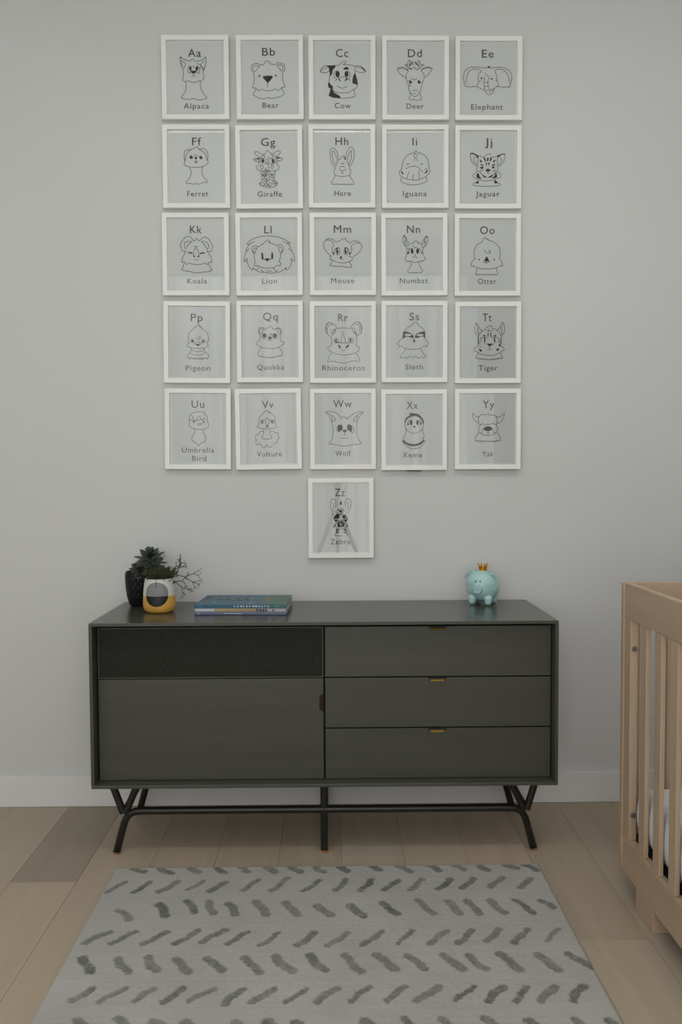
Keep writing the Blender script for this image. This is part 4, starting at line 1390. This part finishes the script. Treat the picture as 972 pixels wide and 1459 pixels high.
o = link('body', bm, TEAL, pig)
md = o.modifiers.new('r', 'REMESH'); md.mode = 'VOXEL'; md.voxel_size = 0.0016
ms = o.modifiers.new('s', 'SMOOTH'); ms.factor = 0.6; ms.iterations = 8
dg = bpy.context.evaluated_depsgraph_get(); me = bpy.data.meshes.new_from_object(o.evaluated_get(dg)); o.modifiers.clear(); o.data = me; smooth(o)
if not me.materials: me.materials.append(TEAL)
EYE = mat('eye_black', (0.01, 0.012, 0.012), 0.25)
for sx in (-1, 1):
    b = bmesh.new(); ell(b, (sx*0.0085, -0.0628, 0.0905), (0.0024, 0.0020, 0.0030), seg=16); smooth(link('eye', b, EYE, pig))
    # folded ear: a curved triangular flap
    b = bmesh.new(); n = 8; grid = []
    for j in range(n+1):
        v = j/n; row = []
        for i in range(n+1):
            u = i/n*2-1
            wd = 0.023*(1-v)**0.7*(1 if v < 1 else 0)
            x = u*wd; z = 0.030*v - 0.012*v*v*1.6; y = -0.013*v*v - 0.004*(1-u*u)*(1-v)
            row.append((x, y, z))
        grid.append(row)
    M = Matrix.Translation((sx*0.040, -0.026, 0.111)) @ Euler((R(14), R(sx*38), R(-sx*14))).to_matrix().to_4x4()
    th_ = 0.0022
    A = [[b.verts.new(M @ Vector(p)) for p in row] for row in grid]
    B = [[b.verts.new(M @ (Vector(p)+Vector((0, th_, 0)))) for p in row] for row in grid]
    for j in range(n):
        for i in range(n):
            b.faces.new((A[j][i], A[j][i+1], A[j+1][i+1], A[j+1][i])); b.faces.new((B[j][i], B[j+1][i], B[j+1][i+1], B[j][i+1]))
    for j in range(n):
        b.faces.new((A[j][0], A[j+1][0], B[j+1][0], B[j][0])); b.faces.new((A[j][n], B[j][n], B[j+1][n], A[j+1][n]))
    for i in range(n):
        b.faces.new((A[0][i], B[0][i], B[0][i+1], A[0][i+1]))
    bmesh.ops.remove_doubles(b, verts=b.verts[:], dist=0.00005); bmesh.ops.recalc_face_normals(b, faces=b.faces[:])
    e = link('ear', b, TEAL, pig); smooth(e)
for sx in (-1, 1):
    b = bmesh.new(); ell(b, (sx*0.0048, -0.0770, 0.063), (0.0017, 0.0012, 0.0030), seg=12); smooth(link('nostril', b, mat('glaze_shadow', lin(120, 155, 152), 0.4), pig))
# crown
GOLD = mat('gold', (0.78, 0.36, 0.04), 0.28, 1.0)
b = bmesh.new(); n = 60; rings = []
for j, (rr_, zz) in enumerate([(0.0115, 0), (0.0118, 0.005), (0.0130, 0.0095), (0.0142, 0.0)]):
    pass
def crown_r(t, h): return 0.0112+0.0035*h
K_ = 10
for (off) in (0.0, -0.0012):
    lo = []; hi = []; mi_ = []
    for k in range(n):
        a = 2*PI*k/n; ph = (k % (n//K_))/(n/K_); tip = abs(ph-0.5)*2
        hh = 0.0085+0.0105*(1-tip)
        r0 = crown_r(0, 0)+off; r1 = crown_r(0, hh/0.019)+off
        lo.append(b.verts.new((r0*math.cos(a), r0*math.sin(a), 0))); hi.append(b.verts.new((r1*math.cos(a), r1*math.sin(a), hh)))
    rings.append((lo, hi))
(l0, h0), (l1, h1) = rings
for k in range(n):
    q = (k+1) % n
    b.faces.new((l0[k], l0[q], h0[q], h0[k])); b.faces.new((l1[q], l1[k], h1[k], h1[q])); b.faces.new((h0[k], h0[q], h1[q], h1[k])); b.faces.new((l0[q], l0[k], l1[k], l1[q]))
for k in range(K_):
    a = 2*PI*(k+0.5)/K_; ell(b, (0.0148*math.cos(a), 0.0148*math.sin(a), 0.0195), (0.0017,)*3, seg=10)
for zz in (0.001, 0.006):
    t = [(0.0119*math.cos(2*PI*k/32), 0.0119*math.sin(2*PI*k/32), zz) for k in range(33)]
    tube(b, t, 0.0010, 6)
c = link('crown', b, GOLD, pig); c.location = (0.004, -0.012, 0.1255); c.scale = (1.22, 1.22, 1.25); tag(c, 'small gold crown')

# ------------------------------------------------------------ planters
def planter_profile(name, m, parent, prof):
    bm = bmesh.new(); lathe(bm, prof, 72); o = link(name, bm, m, parent); smooth(o, 50); return o
# white and mustard pot with a painted oval
def m_pot():
    m = mat('painted_ceramic', lin(205, 208, 200), 0.38); k = NT(m)
    tc = k.n('ShaderNodeTexCoord'); sp = k.n('ShaderNodeSeparateXYZ'); k.l(tc.outputs['Object'], sp.inputs[0])
    x, y, z = sp.outputs
    w_ = k.math('MULTIPLY', k.math('SUBTRACT', k.noise(k.coord((60, 60, 60)), 1, 2), 0.5), 0.0012)
    low = k.math('LESS_THAN', k.math('ADD', z, w_), 0.0595)
    base = k.mix(low, srgb(212, 214, 204)[:3], srgb(214, 163, 74)[:3])
    ux = k.math('DIVIDE', k.math('SUBTRACT', x, 0.001), 0.0385); uz = k.math('DIVIDE', k.math('SUBTRACT', z, 0.067), 0.042)
    # superellipse on the front half
    p = lambda q: k.math('POWER', k.math('ABSOLUTE', q), 2.2)
    ins = k.math('MULTIPLY', k.math('LESS_THAN', k.math('ADD', p(ux), p(uz)), 1.0), k.math('LESS_THAN', y, 0.0))
    ov = k.mix(k.math('LESS_THAN', z, 0.0610), srgb(132, 134, 134)[:3], srgb(20, 22, 24)[:3])  # grey upper half is a glossy reflection painted into the black oval
    k.col(k.mix(ins, base, ov))
    k.b.inputs['Roughness'].default_value = 0.5
    return m
px, py = -0.579, -0.247
cactus = thing('potted_cactus', 'white and mustard ceramic pot with a painted black oval, holding a wiry trailing plant', 'potted plant', (px, py, ZT+0.0003))
planter_profile('pot', m_pot(), cactus, [(0, 0), (0.040, 0), (0.048, 0.003), (0.0535, 0.011), (0.0562, 0.024), (0.0562, 0.045), (0.0545, 0.075), (0.0515, 0.100), (0.0490, 0.116), (0.0484, 0.1185), (0.0465, 0.1192), (0.0448, 0.1180), (0.0450, 0.104), (0, 0.103)])
SOIL = mat('soil', (0.035, 0.028, 0.02), 0.95); k = NT(SOIL); k.bump(k.noise(k.coord(), 120, 4), 1.0, 0.004)
bm = bmesh.new(); lathe(bm, [(0.0448, 0.1035), (0.030, 0.109), (0.012, 0.113), (0, 0.114)], 40); smooth(link('soil', bm, SOIL, cactus))
STEM = mat('wiry_stem', (0.030, 0.040, 0.018), 0.6)
STEM2 = mat('wiry_stem_pale', (0.075, 0.085, 0.035), 0.6)
rb = random.Random(11)
def twig(bm, p, d, L, r, depth, spread=0.75, droop=0.0):
    pts = [p]; q = p.copy(); dd = d.copy()
    for s in range(3):
        dd = (dd+Vector((rb.uniform(-.22, .22), rb.uniform(-.22, .22), rb.uniform(-.22, .22)-droop))).normalized()
        q = q+dd*L/3
        if q.y > 0.225: q.y = 0.225
        pts.append(q.copy())
    tube(bm, pts, [r, r*0.92, r*0.88, r*0.85], 5)
    if depth:
        ax = dd.orthogonal(); ax.rotate(Matrix.Rotation(rb.uniform(0, PI), 3, dd))
        nn = 2 if rb.random() < 0.8 else 3
        for i in range(nn):
            e = dd.copy(); e.rotate(Matrix.Rotation(spread*(1 if i == 0 else -1 if i == 1 else 0.1)*rb.uniform(0.7, 1.1), 3, ax))
            twig(bm, q, e, L*rb.uniform(0.58, 0.85), r*0.86, depth-1, spread, droop)
dirs = [((1.0, -0.15, 0.72), 0.044, 4, 0), ((1.0, 0.05, 0.5), 0.046, 4, 0), ((1.0, -0.1, 0.33), 0.040, 4, 0), ((0.25, 0, 1.0), 0.040, 4, 0), ((0.0, -0.2, 1.0), 0.032, 3, 0), ((0.6, 0.2, 0.9), 0.026, 3, 0),
        ((-0.35, -0.4, 0.9), 0.022, 3, 0), ((-0.7, -0.2, 0.5), 0.020, 3, 0), ((0.2, -0.8, 0.5), 0.014, 2, 0.3), ((0.5, -0.5, 0.35), 0.016, 3, 0), ((0.3, 0.5, 0.8), 0.022, 3, 0), ((0.7, -0.3, 0.4), 0.018, 3, 0)]
for i, (d, L, dep, dr_) in enumerate(dirs):
    bm = bmesh.new(); d = Vector(d).normalized()
    twig(bm, Vector((d.x*0.02, d.y*0.02, 0.108)), d, L, 0.0019 if dep > 3 else 0.0016, dep, 0.72, dr_)
    smooth(link('branch', bm, STEM2 if i % 3 == 2 else STEM, cactus))
# dense tuft of short shoots above the pot rim
bm = bmesh.new()
for q in range(170):
    a = rb.uniform(0, 2*PI); rr_ = 0.040*math.sqrt(rb.random())
    p = Vector((rr_*math.cos(a), rr_*math.sin(a), 0.108)); d = Vector((math.cos(a)*0.5*rr_/0.04, math.sin(a)*0.5*rr_/0.04, 1)).normalized()
    twig(bm, p, d, rb.uniform(0.011, 0.024), 0.0014, 2, 0.7, 0)
tag(smooth(link('shoots', bm, mat('shoot_brown_green', (0.048, 0.055, 0.020), 0.7), cactus)), kind='stuff')
# thread hanging over the rim with a tiny drop leaf
bm = bmesh.new(); tube(bm, [(-0.002, -0.040, 0.112), (0.0, -0.0505, 0.119), (0.0005, -0.0545, 0.108), (0.0005, -0.0560, 0.097)], 0.0008, 6)
ell(bm, (0.0005, -0.0572, 0.095), (0.0016, 0.0010, 0.003), seg=10); smooth(link('hanging_shoot', bm, STEM, cactus))
bm = bmesh.new(); tube(bm, [(0.040, -0.020, 0.112), (0.050, -0.024, 0.121), (0.056, -0.026, 0.113), (0.0575, -0.027, 0.106)], 0.0010, 6)
for q in range(4): ell(bm, (0.0575+rb.uniform(-.003, .003), -0.027, 0.106+rb.uniform(-.004, .004)), (0.0022, 0.0018, 0.0035), seg=10)
smooth(link('hanging_shoot', bm, STEM, cactus))

# black faceted pot with a succulent
BLACK = mat('black_ceramic', (0.006, 0.0065, 0.007), 0.28, spec=0.28)
succ = thing('potted_succulent', 'black facet-textured pot with a dark green rosette succulent, behind the mustard pot', 'potted plant', (-0.684, -0.112, ZT+0.0003))
bm = bmesh.new(); n = 208; nz = 56; rings = []
def pr(t):
    K2 = [(0, 0.030), (0.06, 0.033), (0.25, 0.0405), (0.5, 0.0455), (0.8, 0.0480), (1.0, 0.0470)]
    for (a, ra), (b_, rb_) in zip(K2, K2[1:]):
        if t <= b_: s_ = (t-a)/(b_-a); return ra+(rb_-ra)*s_
    return K2[-1][1]
HB = 0.128
for j in range(nz+1):
    t = j/nz; ring = []
    for i in range(n):
        a = 2*PI*i/n
        ci = a*26/(2*PI); col_ = math.floor(ci); v = t*HB/0.026+(0.5 if col_ % 2 else 0)
        f_ = (math.sin(PI*(ci-col_))**0.8)*abs(math.sin(PI*v))**0.5
        amp = 0.0022*min(1, t*8)*min(1, (1-t)*14)
        r_ = pr(t)-0.0015+amp*f_
        ring.append(bm.verts.new((r_*math.cos(a), r_*math.sin(a), t*HB)))
    rings.append(ring)
for a, b_ in zip(rings, rings[1:]):
    for i in range(n): bm.faces.new((a[i], a[(i+1) % n], b_[(i+1) % n], b_[i]))
inner = [[bm.verts.new((r_*math.cos(2*PI*i/n), r_*math.sin(2*PI*i/n), z)) for i in range(n)] for r_, z in ((0.0435, HB), (0.043, HB-0.016))]
last = rings[-1]
for a, b_ in ((last, inner[0]), (inner[0], inner[1])):
    for i in range(n): bm.faces.new((a[i], a[(i+1) % n], b_[(i+1) % n], b_[i]))
bm.faces.new(rings[0][::-1]); bm.faces.new(inner[1])
smooth(link('pot', bm, BLACK, succ), 35)
bm = bmesh.new(); lathe(bm, [(0.0425, HB-0.0155), (0.02, HB-0.010), (0, HB-0.008)], 32); smooth(link('soil', bm, SOIL, succ))
def m_leaf():
    m = mat('succulent_leaf', (0.05, 0.075, 0.06), 0.45); k = NT(m)
    oi = k.n('ShaderNodeObjectInfo'); nz_ = k.noise(k.coord(), 60, 3)
    c = k.ramp(oi.outputs['Random'], [(0.0, (0.016, 0.028, 0.020)), (0.5, (0.042, 0.070, 0.056)), (1.0, (0.085, 0.125, 0.105))])
    k.col(k.mix(k.math('MULTIPLY', nz_, 0.4), c, (0.05, 0.03, 0.035))); return m
LEAF = m_leaf()
def leaf_mesh(L, W, T_, up):
    bm = bmesh.new(); n = 9; rings = []
    for j in range(n+1):
        t = j/n
        w_ = W*(0.35+0.65*math.sin(PI*min(1, t*0.75+0.02))**0.9)*max(0, 1-t**4.5)**0.8+0.0003
        h = T_*(1-t*0.7)
        c = Vector((0, L*t, up*t*t*L))
        rings.append([bm.verts.new(c+Vector((w_*math.cos(a), 0, h*math.sin(a)+0.25*w_*math.cos(a)**2))) for a in [2*PI*k/10 for k in range(10)]])
    for a, b_ in zip(rings, rings[1:]):
        for k in range(10): bm.faces.new((a[k], a[(k+1) % 10], b_[(k+1) % 10], b_[k]))
    bm.faces.new(rings[0][::-1]); bm.faces.new(rings[-1])
    me = bpy.data.meshes.new('leaf'); bm.to_mesh(me); bm.free(); me.materials.append(LEAF)
    for p in me.polygons: p.use_smooth = True
    return me
LM = [leaf_mesh(0.060, 0.0165, 0.0035, 0.12), leaf_mesh(0.048, 0.0150, 0.0035, 0.2), leaf_mesh(0.034, 0.0115, 0.003, 0.3), leaf_mesh(0.018, 0.006, 0.0025, 0.4)]
def rosette(c, tilt, scale, rings_):
    M0 = Matrix.Translation(c) @ Euler(tilt).to_matrix().to_4x4() @ Matrix.Scale(scale, 4)
    for ri, (cnt, elev, mi, r0, z0) in enumerate(rings_):
        for k in range(cnt):
            a = 2*PI*k/cnt+ri*0.8+rb.uniform(-.12, .12)
            M = M0 @ Matrix.Translation((0, 0, z0)) @ Matrix.Rotation(a, 4, 'Z') @ Matrix.Translation((0, r0, 0)) @ Matrix.Rotation(R(elev+rb.uniform(-6, 6)), 4, 'X')
            o = bpy.data.objects.new('leaf', LM[mi]); C.objects.link(o); o.parent = succ; o.matrix_local = M
rosette(Vector((0.050, -0.020, 0.150)), (R(14), R(0), 0), 0.95, [(8, -22, 0, 0.004, 0.0), (8, -4, 0, 0.004, 0.012), (7, 12, 0, 0.003, 0.024), (6, 28, 1, 0.002, 0.034), (5, 48, 2, 0.001, 0.042), (4, 66, 3, 0.001, 0.052)])
rosette(Vector((0.012, -0.012, 0.128)), (R(30), R(-16), 0), 0.80, [(8, -5, 0, 0.004, 0.0), (8, 18, 1, 0.003, 0.008), (6, 42, 2, 0.002, 0.014), (5, 65, 3, 0.001, 0.02)])
bm = bmesh.new(); tube(bm, [(0.01, -0.004, HB-0.013), (0.022, -0.010, HB+0.004), (0.042, -0.018, 0.150), (0.050, -0.022, 0.168)], [0.006, 0.0055, 0.005, 0.004], 10)
tube(bm, [(0.0, -0.002, HB-0.013), (0.010, -0.010, 0.128), (0.012, -0.014, 0.138)], [0.005, 0.005, 0.004], 10)
smooth(link('stem', bm, STEM, succ))

# ------------------------------------------------------------ tripod and camera (seen mirrored in the glass of the lowest picture)
TX, TY = CAM.x, CAM.y-0.10
tri = thing('tripod', 'black tripod standing on the floor mirrored in the zebra picture glass', 'tripod', (TX, TY, 0))
BLK = mat('black_metal', (0.012, 0.012, 0.013), 0.45)
bm = bmesh.new(); tube(bm, [(0, 0, 0.70), (0, 0, 1.13)], 0.014, 14); smooth(link('column', bm, BLK, tri), 50)
bm = bmesh.new(); tube(bm, [(0, 0, 0.90), (0, 0, 0.91), (0, 0, 0.965), (0, 0, 0.975)], [0.03, 0.042, 0.042, 0.03], 18); smooth(link('hub', bm, BLK, tri), 40)
bm = bmesh.new(); tube(bm, [(0, 0, 1.131), (0, 0, 1.15), (0, 0, 1.17), (0, 0, 1.185)], [0.02, 0.03, 0.03, 0.022], 18); box(bm, -0.035, 0.035, -0.03, 0.03, 1.185, 1.196, 0.002); smooth(link('head', bm, BLK, tri), 40)
for a in (30, 150, 270):
    ca, sa = math.cos(R(a)), math.sin(R(a))
    bm = bmesh.new(); tube(bm, [(0.032*ca, 0.032*sa, 0.945), (0.24*ca, 0.24*sa, 0.50), (0.47*ca, 0.47*sa, 0.012)], [0.019, 0.014, 0.010], 12)
    lg = smooth(link('leg', bm, BLK, tri), 50)
    bm = bmesh.new(); tube(bm, [(0.472*ca, 0.472*sa, 0.0005), (0.47*ca, 0.47*sa, 0.014)], 0.013, 12); link('foot', bm, BLK, lg)
dc = thing('photo_camera', 'black camera on the tripod facing the pictures', 'camera', (TX, TY, 1.1965))
bx('body', BLK, dc, -0.068, 0.068, -0.035, 0.035, 0.0005, 0.092, 0.008)
bx('viewfinder', BLK, dc, -0.022, 0.022, -0.03, 0.03, 0.0925, 0.115, 0.006)
bm = bmesh.new(); tube(bm, [(0, 0.0355, 0.0635), (0, 0.070, 0.0635), (0, 0.082, 0.0635)], [0.034, 0.034, 0.031], 28); smooth(link('lens', bm, BLK, dc), 40)
